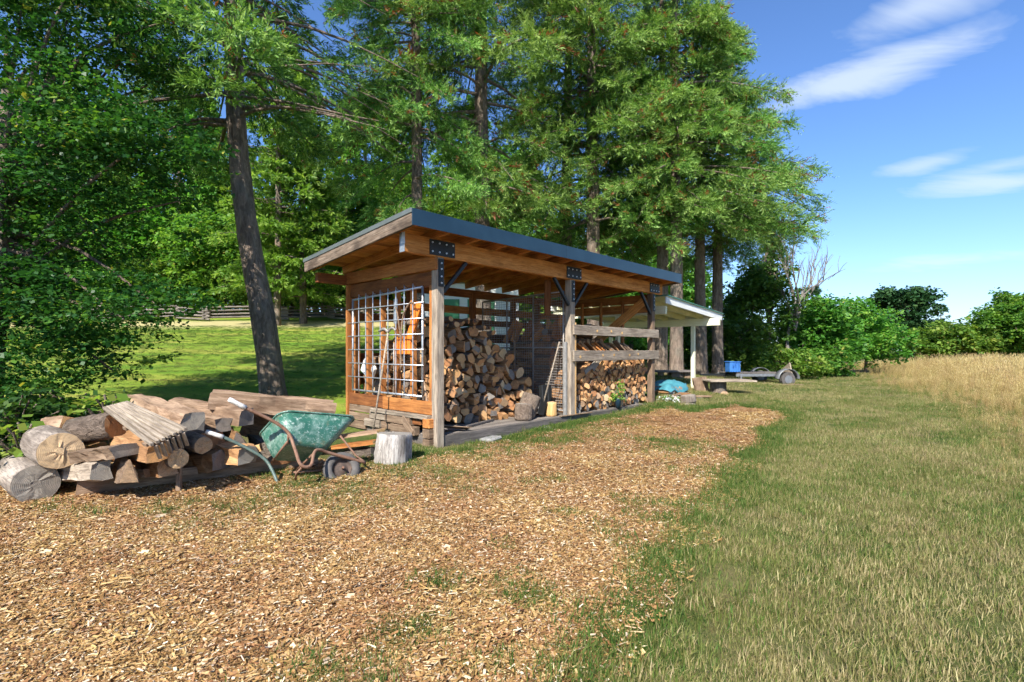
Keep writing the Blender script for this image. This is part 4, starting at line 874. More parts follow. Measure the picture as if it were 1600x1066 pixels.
    for k in range(9):
        p = TS(3.5 + k * .24 + g.uniform(-.05, .05), .75 + g.uniform(-.15, .2), 1.70 + g.uniform(-.04, .1)); ax = (AT + AS * g.uniform(-.5, .5) + AZ * g.uniform(-.2, .2)).normalized()
        firelog(p, ax, octo(g.uniform(.07, .1), g, 6, .25), .42, 'rough split log lying on top of the right bay stack', 'loose logs above the upper grey rail', g, 'endg')
    # pieces leaning behind the mesh
    for k in range(9):
        p0 = TS(3.25 + g.uniform(0, .25), .4 + k * .19, 1.55 + g.uniform(-.05, .1)); p1 = p0 + AT * g.uniform(.1, .4) + AZ * g.uniform(.25, .5) + AS * g.uniform(-.3, .3)
        tag(plank('split_slab', p0, p1, g.uniform(.1, .18), g.uniform(.05, .09), M[g.choice(('cedar', 'beam', 'split'))], None, AS, .012), 'orange split slab standing behind the wire mesh partition', 'firewood', 'slabs behind the wire mesh')
    # white bark curls lying on the stack
    for (t, z, r) in ((3.75, 1.02, .5), (4.0, 1.1, .8), (4.75, 1.2, .4)):
        p = TS(t, .06, z); me = mesh('birch_strip', *cbox(.42, .09, .018, .008), M['endg'])
        tag(mobj('birch_strip', me, None, Matrix.Translation(p) @ frame(Vector(), (AT + AZ * r).normalized(), -AS)), 'pale strip of split wood lying along the top of the neat stack', 'wood strip', 'pale strips on the neat stack')
build_firewood()
# ------------------------------------------------------------------ round pieces: logs, stumps, rounds
def roundlog(name, label, p0, p1, r, side, end, seed, group=None, cat='log', n=22, lump=.06, taper=.96, ovl=1., crack=False):
    g = np.random.default_rng(seed); p0 = Vector(p0); p1 = Vector(p1); L = (p1 - p0).length; k = 9; V = []; ph = g.uniform(0, 6.28, 5)
    xs = np.linspace(-L / 2, L / 2, k)
    for i, x in enumerate(xs):
        rr = r * (1 + (taper - 1) * i / (k - 1)) * (.955 if i in (0, k - 1) else 1)
        for j in range(n):
            a = 6.2832 * j / n; f = 1 + lump * (math.sin(2 * a + ph[0]) * .6 + math.sin(3 * a + ph[1] + x * 2) * .5 + math.sin(7 * a + ph[2] + x * 5) * .3) + g.normal(0, lump * .22)
            V.append((x + (g.normal(0, .004) if 0 < i < k - 1 else 0), math.cos(a) * rr * f * ovl, math.sin(a) * rr * f))
    Fs = []; I = []
    for i in range(k - 1):
        for j in range(n): Fs.append((i * n + j, i * n + (j + 1) % n, (i + 1) * n + (j + 1) % n, (i + 1) * n + j)); I.append(0)
    for (b, sg) in ((0, -1), ((k - 1) * n, 1)):
        c0 = len(V); x = sg * L / 2
        for rad in (.62, .25):
            for j in range(n):
                v = V[b + j]; V.append((x + g.normal(0, .003) + sg * .004, v[1] * rad, v[2] * rad))
        rings = [[b + j for j in range(n)], [c0 + j for j in range(n)], [c0 + n + j for j in range(n)]]
        if crack:
            for cj in g.choice(n, 3, replace=False): V[c0 + cj] = (x - sg * .03, *V[c0 + cj][1:]); V[c0 + n + cj] = (x - sg * .02, *V[c0 + n + cj][1:])
        for a_, b_ in zip(rings, rings[1:]):
            for j in range(n): f = (a_[j], a_[(j + 1) % n], b_[(j + 1) % n], b_[j]); Fs.append(f if sg > 0 else f[::-1]); I.append(1)
        f = tuple(rings[2]); Fs.append(f if sg > 0 else f[::-1]); I.append(1)
    me = mesh(name, V, Fs, [M[side], M[end]], I); me.polygons.foreach_set('use_smooth', [q == 0 for q in I])
    up = AZ if abs((p1 - p0).normalized().z) < .9 else Vector((.3, 1, 0))
    o = mobj(name, me, None, Matrix.Translation((p0 + p1) / 2) @ frame(p0, p1, up)); tag(o, label, cat, group); return o
def chunk(name, label, p0, p1, wd, th, mat, endm, seed, up=None, group=None, cat='log', jag=.12, poly=None):
    """a rough hewn or split piece: uneven section swept from p0 to p1"""
    g = random.Random(seed); p0 = Vector(p0); p1 = Vector(p1); L = (p1 - p0).length
    q = poly or [(-.5, -.5), (.05, -.5), (.5, -.5), (.5, .05), (.5, .5), (-.05, .5), (-.5, .5), (-.5, 0)]
    q = [(y * wd * (1 + g.uniform(-jag, jag)), z * th * (1 + g.uniform(-jag, jag))) for y, z in q]; n = len(q); V = []; Fs = []; I = []; k = 9
    for i in range(k):
        x = -L / 2 + L * i / (k - 1); f = 1 - (.04 if i in (0, k - 1) else 0)
        for (y, z) in q: V.append((x + (g.uniform(-.35, .35) * min(wd, th) * .25 if i in (0, k - 1) else 0), y * f + g.uniform(-1, 1) * wd * jag * .36, z * f + g.uniform(-1, 1) * th * jag * .36))
    for i in range(k - 1):
        for j in range(n): Fs.append((i * n + j, i * n + (j + 1) % n, (i + 1) * n + (j + 1) % n, (i + 1) * n + j)); I.append(0)
    Fs += [tuple(range(n))[::-1], tuple((k - 1) * n + j for j in range(n))]; I += [1, 1]
    o = mobj(name, mesh(name, V, Fs, [M[mat], M[endm]], I), None, Matrix.Translation((p0 + p1) / 2) @ frame(p0, p1, up or AZ)); tag(o, label, cat, group); return o
WEDGE = [(-.5, -.45), (.5, -.5), (.48, -.1), (.1, .5), (-.15, .45)]
def build_pile():
    bk = Vector((-.78, .62, 0))
    a = Vector((-4.17, 4.47, .175)); roundlog('round_log', 'thick weathered log lying on the ground at the end of the pile', a + bk * .85, a, .18, 'barkw', 'endg', 1, lump=.04)
    a = Vector((-3.98, 4.5, .46)); roundlog('round_log', 'thick weathered log resting on top of the ground log at the end of the pile', a + bk * .72, a, .175, 'barkw', 'endp', 2, lump=.05)
    chunk('base_timber', 'long squared timber carrying the log pile, its cut end showing', (-3.98, 4.66, .085), (-2.28, 5.95, .085), .17, .165, 'hewn', 'end', 3, cat='timber', jag=.03, poly=[(-.5, -.5), (.5, -.5), (.5, .5), (-.5, .5)])
    chunk('base_timber', 'rear squared timber under the log pile', (-4.35, 5.15, .085), (-2.6, 6.3, .085), .17, .165, 'hewn', 'end', 4, cat='timber', jag=.03, poly=[(-.5, -.5), (.5, -.5), (.5, .5), (-.5, .5)])
    chunk('wood_block', 'square orange wood block behind the upper weathered log', P(78, 672, 5.2), P(112, 668, 5.05), .22, .2, 'hewn', 'end', 5, Vector((.4, .2, 1)), jag=.05, cat='wood block')
    roundlog('bark_log', 'short log with thick bark and orange cut end on the pile', P(116, 676, 5.0), P(181, 665, 4.95), .135, 'stumpbark', 'end', 6, lump=.08)
    # slatted grate
    A_, B_, Cc, Dd = P(160, 638, 5.0), P(200, 628, 5.2), P(294, 669, 4.5), P(233, 697, 4.22)
    gr = thing('slatted_grate', 'weathered grey slatted wooden grate lying tilted on the log pile', 'grate', (A_ + B_ + Cc + Dd) / 4); nr = (B_ - A_).cross(Dd - A_).normalized(); nr = nr if nr.z > 0 else -nr
    for i in range(7):
        f = (i + .5) / 7; plank('slat', A_.lerp(B_, f), Dd.lerp(Cc, f), .029, .028, M['grey'], gr, nr, .003)
    for f in (.12, .5, .9): plank('batten', A_.lerp(Dd, f) - nr * .032, B_.lerp(Cc, f) - nr * .032, .06, .03, M['greybrown'], gr, nr, .003)
    for i in range(6):
        f = (i + 1) / 7; plank('end_slat', Dd.lerp(Cc, f) - nr * .02, Dd.lerp(Cc, f) - nr * .02 + Vector((-.02, .09, -.13)), .03, .012, M['grey'], gr, nr, .002)
    it = [  # name, label, p0, p1, w, th, mat, end, poly
        ('split_chunk', 'flat grey split chunk lying below the bark log', P(130, 712, 4.6), P(196, 704, 4.45), .24, .1, 'greybrown', 'endg', None),
        ('split_chunk', 'squarish grey chunk resting on the end of the base timber', P(104, 737, 4.75), P(158, 735, 4.42), .16, .15, 'grey', 'endg', None),
        ('split_wedge', 'pale split wedge propped against the base timber', P(185, 725, 4.8), P(200, 738, 4.42), .16, .2, 'greybrown', 'endp', WEDGE),
        ('split_log', 'reddish split log under the slatted grate', P(190, 690, 5.0), P(248, 708, 4.55), .18, .16, 'split', 'end', None),
        ('hewn_timber', 'hewn timber with dark square end beside the slatted grate', P(205, 628, 5.95), P(303, 660, 4.85), .2, .17, 'hewn', 'endg', None),
        ('hewn_timber', 'long grey hewn timber behind the slatted grate with a flat top', P(272, 634, 6.1), P(386, 652, 5.5), .18, .17, 'hewn', 'endg', None),
        ('hewn_timber', 'big hewn slab on top of the pile behind the wheelbarrow', P(330, 623, 5.75), P(520, 640, 6.3), .34, .17, 'hewn', 'end', None),
        ('hewn_timber', 'short hewn timber with split end below the white wheelbarrow grip', P(285, 650, 6.0), P(350, 664, 5.4), .17, .16, 'hewn', 'endg', None),
        ('split_wedge', 'dark split wedge under the lower wheelbarrow grip', P(345, 672, 5.8), P(372, 690, 5.4), .2, .2, 'split', 'endg', WEDGE),
        ('split_log', 'pale split stick poking out under the lower wheelbarrow handle', P(368, 713, 5.3), P(408, 699, 5.35), .09, .07, 'fresh', 'endp', None),
        ('split_log', 'rough split log low in the pile beside the wheelbarrow leg', P(330, 700, 5.6), P(388, 712, 5.2), .2, .18, 'split', 'endg', None),
        ('split_log', 'bark covered split log low in the pile under the hewn slab', P(400, 690, 6.1), P(440, 712, 5.6), .22, .2, 'bark', 'end', None),
        ('split_log', 'split log in the middle of the pile below the grate', P(215, 722, 5.1), P(262, 730, 4.72), .17, .15, 'split', 'endp', None),
        ('split_log', 'brown split log under the bark log', P(120, 706, 5.3), P(170, 712, 4.95), .22, .18, 'split', 'end', None),
        ('split_log', 'brown split log filling the back of the pile', P(180, 668, 5.7), P(240, 672, 5.4), .25, .2, 'split', 'end', None),
        ('split_log', 'long bark log deep in the pile under the timbers', P(250, 684, 5.8), P(330, 690, 5.3), .24, .22, 'bark', 'end', None),
        ('split_log', 'heavy split log supporting the hewn slab', P(390, 660, 6.4), P(470, 672, 6.2), .26, .26, 'split', 'endg', None),
        ('split_log', 'split log lying behind the base timber', P(280, 725, 5.35), P(345, 722, 5.2), .2, .2, 'split', 'endg', None),
        ('small_chunk', 'small pale chunk on the ground beside the round log end', P(205, 742, 4.85), P(236, 738, 4.75), .12, .08, 'grey', 'endp', None),
        ('loose_board', 'upper brown board lying between the wheelbarrow and the shed wall', P(520, 684, 6.6), P(596, 673, 6.35), .2, .045, 'hewn', 'fresh', None),
        ('loose_board', 'lower orange board lying on short logs beside the shed wall', P(525, 698, 6.5), P(590, 690, 6.25), .18, .05, 'cedar', 'fresh', None),
        ('split_log', 'bark log lying under the two loose boards', P(545, 714, 6.5), P(590, 710, 6.3), .2, .16, 'bark', 'endg', None)]
    for k, (nm, lb, p0, p1, w, th, mt, em, po) in enumerate(it): chunk(nm, lb, p0, p1, w, th, mt, em, 100 + k, poly=po, cat='board' if 'board' in nm else 'wood piece' if 'chunk' in nm else 'log', jag=.05 if 'board' in nm else .2)
    roundlog('round_log', 'small round log with cut end below the slatted grate', P(240, 700, 5.3), P(279, 717, 4.7), .095, 'bark', 'endp', 9)
    roundlog('round_log', 'small round log with ringed end beside the dark square timber end', P(280, 680, 5.6), P(318, 696, 5.0), .088, 'barkw', 'endp', 10)
    pg = thing('wooden_stake', 'short wooden stake driven into the chips before the base timber', 'stake', (*GP(279, 771), 0)); x, y = GP(279, 771)
    plank('stake_post', (x, y, -.02), (x - .01, y + .03, .3), .045, .04, M['greybrown'], pg, Vector((0, 1, 0))); plank('stake_tip', (x - .01, y + .03, .3), (x - .01, y + .033, .335), .03, .03, M['grey'], pg, Vector((0, 1, 0)))
    # stumps and chopping rounds
    b = Vector((*GP(614, 727), 0)); roundlog('tree_stump', 'bleached white stump beside the wheelbarrow wheel', b + Vector((0, 0, -.03)), b + Vector((.02, .03, .37)), .225, 'stumpwhite', 'endg', 21, cat='stump', lump=.14, taper=.93, n=30)
    b = TS(1.98, .22, ZD); roundlog('chopping_round', 'upright bark covered log round on the front edge of the deck', b, b + AZ * .27 + AT * .02, .15, 'stumpbark', 'endg', 22, cat='log round', lump=.07, n=28)
    b = TS(2.28, .35, ZD + .2); ax = (AT * .35 - AS * .15 + AZ * .9).normalized(); roundlog('chopping_round', 'tilted bark log round leaning behind the smaller round', b - ax * .21, b + ax * .21, .18, 'stumpbark', 'endg', 23, cat='log round', lump=.08, n=28)
    b = TS(2.72, .2, ZD); roundlog('chopping_block', 'small yellow peeled block beside the middle post', b, b + AZ * .25, .105, 'fresh', 'endp', 24, cat='log round', lump=.03)
build_pile()
# ------------------------------------------------------------------ wheelbarrow
def build_barrow():
    rot = (Matrix.Rotation(math.radians(53.34), 3, 'Z') @ Matrix.Rotation(math.radians(-33.26), 3, 'X') @ Matrix.Rotation(math.radians(15.64), 3, 'Y'))
    T = Matrix.Translation((-2.064, 5.071, .054)) @ rot.to_4x4(); w = lambda x, y, z: T @ Vector((x, y, z))
    o = thing('wheelbarrow', 'old green wheelbarrow with rusty tube frame tipped on its side against the log pile', 'wheelbarrow', (-2.06, 5.1, 0))
    def ring(x0, x1, wy0, wy1, z0, z1, r, n=9):
        c = [(x1, wy1, z1), (x0, wy0, z0)]; pts = []
        cor = [(x1 - r, wy1 - r, 0), (x0 + r, wy0 - r, 90), (x0 + r, -(wy0 - r), 180), (x1 - r, -(wy1 - r), 270)]
        for cx, cy, a0 in cor:
            for k in range(n):
                a = math.radians(a0 + 90 * k / (n - 1)); x = cx + r * math.cos(a); y = cy + r * math.sin(a); f = (x - x0) / (x1 - x0); pts.append(Vector((x, y, z0 + (z1 - z0) * f)))
        return pts
    def rings(off):
        return [ring(-.235 + off, .16 - off, .175 - off, .15 - off, .285 + off, .285 + off, .06), ring(-.255 + off, .21 - off, .20 - off, .175 - off, .315 + off, .315 + off, .08),
                ring(-.30 + off, .35 - off, .245 - off, .23 - off, .45, .47, .10), ring(-.345 + off, .50 - off, .285 - off, .285 - off, .585, .65, .12)]
    seq = rings(0); rim = [v for v in seq[-1]]; inn = rings(.006)[::-1]; mb = MB(); V = []; n = len(rim)
    for r_ in seq + inn: V += [w(*p) for p in r_]
    Fs = [tuple(range(n))[::-1]]
    for k in range(len(seq) + len(inn) - 1):
        for j in range(n): Fs.append((k * n + j, k * n + (j + 1) % n, (k + 1) * n + (j + 1) % n, (k + 1) * n + j))
    Fs.append(tuple((len(seq) + len(inn) - 1) * n + j for j in range(n)))
    Vl = [T.inverted() @ v for v in V]
    tub = mobj('tub', mesh('tub', Vl, Fs, M['tub'], None, True), o, T)
    tub.data.polygons[0].use_smooth = False
    V2, F2 = tube([Vector(p) for p in rim] + [Vector(rim[0])], .011, 7, False); mobj('rim', mesh('rim', V2, F2, M['tub'], None, True), tub, T)
    # frame tubes: rusty one on the raised side, green one on the low side
    ax_n = P(571, 723, 5.45)
    near = [w(-.812, -.301, .606), w(-.666, -.286, .552), w(-.42, -.275, .46), w(-.27, -.262, .36), w(-.205, -.25, .2), w(-.16, -.243, .06), w(-.10, -.24, .025), w(-.04, -.235, .06), w(.0, -.225, .19), w(.06, -.215, .235), w(.2, -.19, .22), ax_n]
    V, Fs = tube(smoothpath(near, 6), .0165, 9); fr = mobj('frame_tube', mesh('frame_tube', V, Fs, M['rust'], None, True), o); fr['label'] = 'rusty brown frame tube'
    far = [w(-.80, .30, .594), w(-.659, .284, .546), w(-.42, .27, .43), w(-.27, .262, .33), w(-.2, .25, .2), w(-.15, .24, .05), w(-.145, .24, .045)]
    V, Fs = tube(smoothpath(far, 6), .0165, 9); fg = mobj('frame_tube', mesh('frame_tube', V, Fs, M['greentube'], None, True), o); fg['label'] = 'worn green handle tube bent down into a leg'
    for (a, b, f) in ((near[0], near[1], fr), (far[0], far[1], fg)):
        d = (b - a).normalized(); V, Fs = tube([a - d * .02, a, a + d * .05, a + d * .10, a + d * .145], [.018, .024, .021, .022, .024], 10); mobj('grip', mesh('grip', V, Fs, M['grip'], None, True), f)
    for pts in ([w(-.23, -.17, .29), w(-.27, -.262, .36)], [w(-.12, -.24, .04), w(-.13, -.1, .02), P(462, 750, 5.0)], [w(-.25, -.2, .3), w(-.22, .2, .29)], [w(.0, -.225, .19), w(.02, .2, .2)], [w(.32, -.19, .44), P(556, 712, 5.55), ax_n], [w(.0, .225, .19), w(.3, .15, .2), P(548, 722, 5.7)]):
        V, Fs = tube(pts, .011, 7); mobj('brace', mesh('brace', V, Fs, M['rust'], None, True), o)
    # wheel: tyre and rim, leaning with the barrow
    c = P(534, 734, 5.32); nrm = (Vector((.42, -.78, .46))).normalized(); Wm = Matrix.Translation(c) @ nrm.to_track_quat('X', 'Z').to_matrix().to_4x4()
    V = []; Fs = []; n, k = 36, 10; g = random.Random(3)
    for i in range(n):
        a = 6.2832 * i / n
        for j in range(k):
            b = 6.2832 * j / k; rr = .138 + .05 * math.cos(b) * (1 + .04 * math.sin(9 * a)); V.append((.055 * math.sin(b), rr * math.cos(a), rr * math.sin(a)))
    for i in range(n):
        for j in range(k): Fs.append((i * k + j, i * k + (j + 1) % k, (i + 1) % n * k + (j + 1) % k, (i + 1) % n * k + j))
    ty = mobj('wheel', mesh('wheel', V, Fs, M['rubber'], None, True), o, Wm)
    mb = MB(); prof = [(.035, .095), (.012, .085), (.012, .05), (.045, .035), (.045, .0)]
    Vr = []; Fr = []
    for sgn in (1, -1):
        b0 = len(Vr)
        for i in range(24):
            a = 6.2832 * i / 24
            for (x, r_) in prof: Vr.append((sgn * x, r_ * math.cos(a), r_ * math.sin(a)))
        for i in range(24):
            for j in range(len(prof) - 1): Fr.append((b0 + i * 5 + j, b0 + (i + 1) % 24 * 5 + j, b0 + (i + 1) % 24 * 5 + j + 1, b0 + i * 5 + j + 1))
    mobj('wheel_rim', mesh('wheel_rim', Vr, Fr, M['rimdark'], None, True), ty, Wm)
    V, Fs = tube([c - nrm * .09, c + nrm * .09], .012, 8); mobj('axle', mesh('axle', V, Fs, M['rust']), ty)
build_barrow()
# ------------------------------------------------------------------ tools and hung things
def build_tools():
    def pole(name, label, cat, pts, r, mat, n=8): mb = MB(); mb.tube(pts, r, n); o = mb.obj(name, M[mat], None, True); return tag(o, label, cat)
    # long hook leaning on the livestock panel
    a, b = TS(-.42, 1.0, .12), TS(-.14, 1.02, 1.62)
    o = thing('hook_pole', 'long pale pole with a hooked head leaning on the galvanised grid panel', 'tool', a); mb = MB(); mb.tube([a, b], .014, 8); mb.obj('handle', M['grey'], o, True)
    mb = MB(); mb.tube(smoothpath([b - AS * .0, b + AZ * .05 + AS * .1, b + AZ * .02 + AS * .24], 4), .022, 7); mb.tube(smoothpath([b, b + AZ * .06 - AS * .1, b + AZ * .02 - AS * .2], 4), .018, 7); mb.obj('head', M['wire'], o, True)
    pole('garden_rod', 'thin pale rod standing inside the grid panel', 'tool', [TS(-.06, .98, .7), TS(-.12, .9, 1.45)], .011, 'wire')
    # orange tool with dark arched handles hung inside the panel
    c = TS(.0, .72, 1.5); o = thing('orange_saw', 'orange power tool with arched handle hung inside the grid panel', 'tool', c)
    plank('body', TS(-.01, .75, 1.32), TS(-.01, .42, 2.02), .05, .13, M['orange'], o, AS); plank('casing', TS(-.01, .95, 1.42), TS(-.01, .62, 1.42), .06, .26, M['orange'], o, AZ)
    mb = MB(); mb.tube(smoothpath([TS(-.11, .74, 1.05), TS(-.12, .72, 1.5), TS(-.12, .66, 1.85), TS(-.12, .5, 2.02), TS(-.12, .38, 2.0)], 5), .014, 7); mb.tube(smoothpath([TS(-.12, .72, 1.5), TS(-.12, .8, 1.85), TS(-.11, .86, 1.98)], 5), .012, 7); mb.obj('handle', M['greybrown'], o, True)
    tag(plank('feed_bag', TS(.1, 1.8, .95), TS(.1, 2.1, 1.12), .1, .26, M['whitepaint'], None, AZ, .03), 'white crumpled bag behind the lower left of the grid panel', 'bag')
    tag(plank('metal_strip', TS(-.04, .98, 1.75), TS(-.04, .97, 2.12), .02, .07, M['galv'], None, AS, .002), 'short galvanised strip hanging behind the grid panel', 'metal strip')
    # sledge and shovels in the left bay
    a, b = TS(2.42, .2, ZD + .05), TS(2.86, .12, 1.5)
    o = thing('long_shovel', 'long handled shovel leaning on the mesh beside the middle post', 'shovel', a); mb = MB(); mb.tube([a + (b - a) * .18, b], .015, 8); mb.obj('handle', M['grey'], o, True); plank('blade', a, a + (b - a) * .2, .18, .012, M['black'], o, AS, .003)
    a, b = TS(2.5, .95, .35), TS(2.7, 1.05, 1.75); o = thing('splitting_maul', 'splitting maul with wooden handle leaning behind the mesh frame', 'maul', a); mb = MB(); mb.tube([a, b], .016, 8); mb.obj('handle', M['hewn'], o, True); plank('head', TS(2.44, .9, .42), TS(2.62, .9, .42), .06, .07, M['black'], o)
    a = TS(.28, .18, ZD); o = thing('flat_spade', 'flat bladed spade lying on the deck behind the corner post', 'spade', a); plank('blade', TS(.1, .3, ZD + .10), TS(.62, .06, ZD + .03), .2, .012, M['greybrown'], o, AZ + AS * .3, .003); mb = MB(); mb.tube([TS(.1, .3, ZD + .1), TS(.05, .4, .9)], .014, 7); mb.obj('handle', M['hewn'], o, True)
    tag(plank('deck_rod', TS(.72, .25, ZD + .02), TS(1.55, .5, ZD + .02), .05, .035, M['sill'], None), 'dark square bar lying across the deck in front of the heap', 'bar')
    for k in range(2):
        o = tag(plank('dark_box', TS(2.66 + k * .16, .32, ZD + .02), TS(2.66 + k * .16, .36, ZD + .55), .11, .09, M['black'], None, AS, .01), 'dark upright box standing beside the yellow block', 'box', 'dark boxes beside the yellow block')
    tag(plank('deck_strip', TS(2.7, -.02, ZD + .012), TS(3.6, -.07, ZD + .012), .05, .018, M['greybrown'], None), 'thin loose batten lying over the deck edge at the middle post', 'batten')
    # potted plant on the sill
    p = TS(4.62, -.02, ZD); o = thing('potted_plant', 'small leafy plant in a dark blue pot on the sill of the right bay', 'plant', p); V, Fs = tube([p, p + AZ * .18, p + AZ * .2], [.05, .068, .07], 12); mobj('pot', mesh('pot', V, Fs, M['roofmetal'], None, True), o)
    me, _ = broadleaf(91, ((0, 0, .05, .14, .12, .12), (-.16, 0, .02, .12, .1, .08), (.05, 0, .22, .06, .06, .12)), 34, 10, .045, M['broad'], .06, .5, None, .85); mobj('foliage', me, o, Matrix.Translation(p + AZ * .22))
build_tools()
# ------------------------------------------------------------------ cream lean-to, its wood, spool table, trailer
def build_leanto():
    S = thing('lean_to', 'cream painted open lean-to shelter with green roof beyond the firewood shed', 'shelter', TS(9.66, .6, 0))
    t0, t1, s0, s1 = 7.0, 10.45, .1, 3.6
    zr = lambda t: 2.66 - (t - t0) * .075
    up = (AZ + AT * .075).normalized()
    r = plank('roof', TS(t0 - .05, (s0 + s1) / 2, zr(t0 - .05)), TS(t1 + .05, (s0 + s1) / 2, zr(t1 + .05)), s1 - s0 + .1, .025, M['greenroof'], S, up, .003)
    plank('roof_sheathing', TS(t0 - .03, (s0 + s1) / 2, zr(t0 - .03) - .024), TS(t1 + .03, (s0 + s1) / 2, zr(t1 + .03) - .024), s1 - s0 + .05, .018, M['cream'], r, up, .003)
    for s in (s0, 3.6): plank('barge_board', TS(t0 - .04, s, zr(t0 - .04) - .115), TS(t1, s, zr(t1) - .115), .035, .16, M['whitepaint'], r, up)
    for i in range(1, 7):
        s = s0 + i * .55; plank('rafter', TS(t0, s, zr(t0) - .10), TS(t1 - .02, s, zr(t1 - .02) - .10), .04, .13, M['cream'], r, up)
    plank('fascia', TS(t1 + .02, s0, zr(t1) - .1), TS(t1 + .02, s1, zr(t1) - .1), .03, .15, M['whitepaint'], r)
    plank('beam', TS(9.66, -.15, 2.13), TS(9.66, s1, 2.13), .09, .2, M['cream'], S); plank('beam', TS(7.1, .15, 2.32), TS(7.1, s1, 2.32), .09, .2, M['cream'], S)
    for (t, s, z) in ((9.66, .6, 2.03), (9.66, 3.3, 2.03), (7.1, 1.5, 2.22), (7.1, 3.3, 2.22)): plank('post', TS(t, s, 0), TS(t, s, z), .1, .1, M['cream'], S, AS)
    # tarp covered heap, kindling, blocks, leaning slabs under and beside it
    c = TS(7.9, .55, 0); V = []; Fs = []; n = 12; g = random.Random(5)
    for i in range(n):
        for j in range(n):
            u, v = i / (n - 1) * 2 - 1, j / (n - 1) * 2 - 1; V.append((u * .55, v * .4, .52 + .06 * math.sin(4 * u + 2 * v) + g.uniform(-.02, .02) - .22 * max(abs(u), abs(v)) ** 4))
    for i in range(n - 1):
        for j in range(n - 1): Fs.append((i * n + j, (i + 1) * n + j, (i + 1) * n + j + 1, i * n + j + 1))
    me = mesh('tarp', V, Fs, M['tarp'], None, True); o = mobj('tarp', me, None, Matrix.Translation(c) @ Matrix.Rotation(TH, 4, 'Z')); tag(o, 'turquoise tarp draped over a low wood heap under the lean-to', 'tarp')
    for k in range(8):
        firelog(TS(7.5 + (k % 4) * .26, .45, .12 + (k // 4) * .22), -AS, octo(.11, g, 7, .2), .5, 'split log under the turquoise tarp', 'logs under the tarp', g, 'endg')
    for k in range(26):
        firelog(TS(6.75 + g.uniform(0, .95), -.05 + g.uniform(-.12, .1), .04 + g.uniform(0, .28)), (-AS + AT * g.uniform(-.5, .5) + AZ * g.uniform(-.2, .3)).normalized(), octo(g.uniform(.025, .045), g, 5, .2), .3, 'thin kindling stick with pale end heaped beside the end post', 'kindling heap beside the end post', g, 'endp', False, 'kindling_stick')
    b = Vector((*GP(1075, 641), 0)); roundlog('log_round', 'grey log round lying at the foot of the cream post', b, b + AZ * .17, .17, 'barkw', 'endg', 31, cat='log round'); roundlog('log_round', 'grey log round stacked on another at the foot of the cream post', b + AZ * .175 + Vector((.02, 0, 0)), b + AZ * .34, .16, 'barkw', 'endg', 32, cat='log round')
    b = Vector((*GP(1090, 634), 0)); tag(plank('white_block', b + Vector((-.08, 0, .1)), b + Vector((.1, 0, .1)), .15, .2, M['stone'], None), 'pale block beside the stacked log rounds', 'block'); tag(plank('short_board', b + Vector((-.25, 0, .225)), b + Vector((.32, .05, .225)), .2, .035, M['hewn'], None), 'short board laid on the pale block', 'board')
    b = Vector((*GP(1100, 626), 0)); chunk('leaning_slab', 'upright weathered slab standing behind the cream post', b, b + Vector((-.1, .1, .62)), .34, .12, 'greybrown', 'endg', 33, Vector((0, 1, 0)))
    # dark bench behind
    x0, y0 = GP(1030, 612); x1, y1 = GP(1085, 612); o = thing('dark_bench', 'dark weathered bench with stout legs under the lean-to', 'bench', (x0, y0, 0)); plank('seat', (x0 - .4, y0 + 1, .62), (x1 + .35, y1 + 1.2, .62), .4, .07, M['sill'], o)
    for f in (.12, .4, .65, .9): p = Vector((x0 - .4, y0 + 1, 0)).lerp(Vector((x1 + .35, y1 + 1.2, 0)), f); plank('leg', p, p + AZ * .58, .2, .12, M['greybrown'], o, Vector((0, 1, 0)))
    # spool table on a stump
    b = Vector((*GP(1122, 627), 0)); o = thing('log_table', 'rustic table of a dark plank top on a thick upright stump', 'table', b)
    st = roundlog('stump_leg', '', b + AZ * -.02, b + AZ * .52, .215, 'bark', 'endg', 34, lump=.05); del st['category']; mm = W[st.name]; st.parent = o; st.matrix_basis = W[o.name].inverted() @ mm
    for k in range(4): plank('top_board', b + Vector((-.35, -.3 + k * .2, .55)), b + Vector((.85, -.3 + k * .2, .55)), .19, .045, M['grey'], o)
    q = b + Vector((.0, -.27, .12)); roundlog('log_slice', 'pale round log slice leaning on the table stump', q, q + Vector((.02, -.12, .02)), .17, 'bark', 'endp', 35, cat='log slice')
    # trailer
    c = Vector((*GP(1195, 604), 0)); T_ = thing('flat_trailer', 'silver flat bed trailer with dark deck and round fender parked before the bushes', 'trailer', c)
    a = Vector((1, .12, 0)).normalized(); bb = Vector((-a.y, a.x, 0)); tp = lambda u, v, z: c + a * u + bb * v + AZ * z
    for v in (-.02, 1.3): plank('side_rail', tp(-1.15, v, .42), tp(1.0, v, .42), .05, .1, M['alu'], T_)
    for k in range(7): plank('deck_board', tp(-1.1, .08 + k * .19, .49), tp(.95, .08 + k * .19, .49), .17, .04, M['sill'], T_)
    for u in (-.9, -.1, .7): plank('cross_member', tp(u, .0, .38), tp(u, 1.28, .38), .05, .06, M['alu'], T_)
    plank('drawbar', tp(-2.2, .65, .42), tp(-1.1, .65, .42), .08, .08, M['black'], T_)
    for v in (-.2, 1.5):
        V, Fs = tube([tp(.75, v - .09, .27), tp(.75, v + .09, .27)], .27, 18); wq = mobj('wheel', mesh('wheel', V, Fs, M['rubber'], None, False), T_)
        V, Fs = tube([tp(.75, v - .1, .27), tp(.75, v + .1, .27)], .15, 14); mobj('hub', mesh('hub', V, Fs, M['alu']), wq)
        V = []; Fs = []
        for i in range(13):
            an = math.pi * i / 12
            for (rr, vv) in ((.36, -.14), (.36, .14), (.345, .14), (.345, -.14)): V.append(tp(.75 + rr * math.cos(an) * 1.15, v + vv, .3 + rr * math.sin(an)))
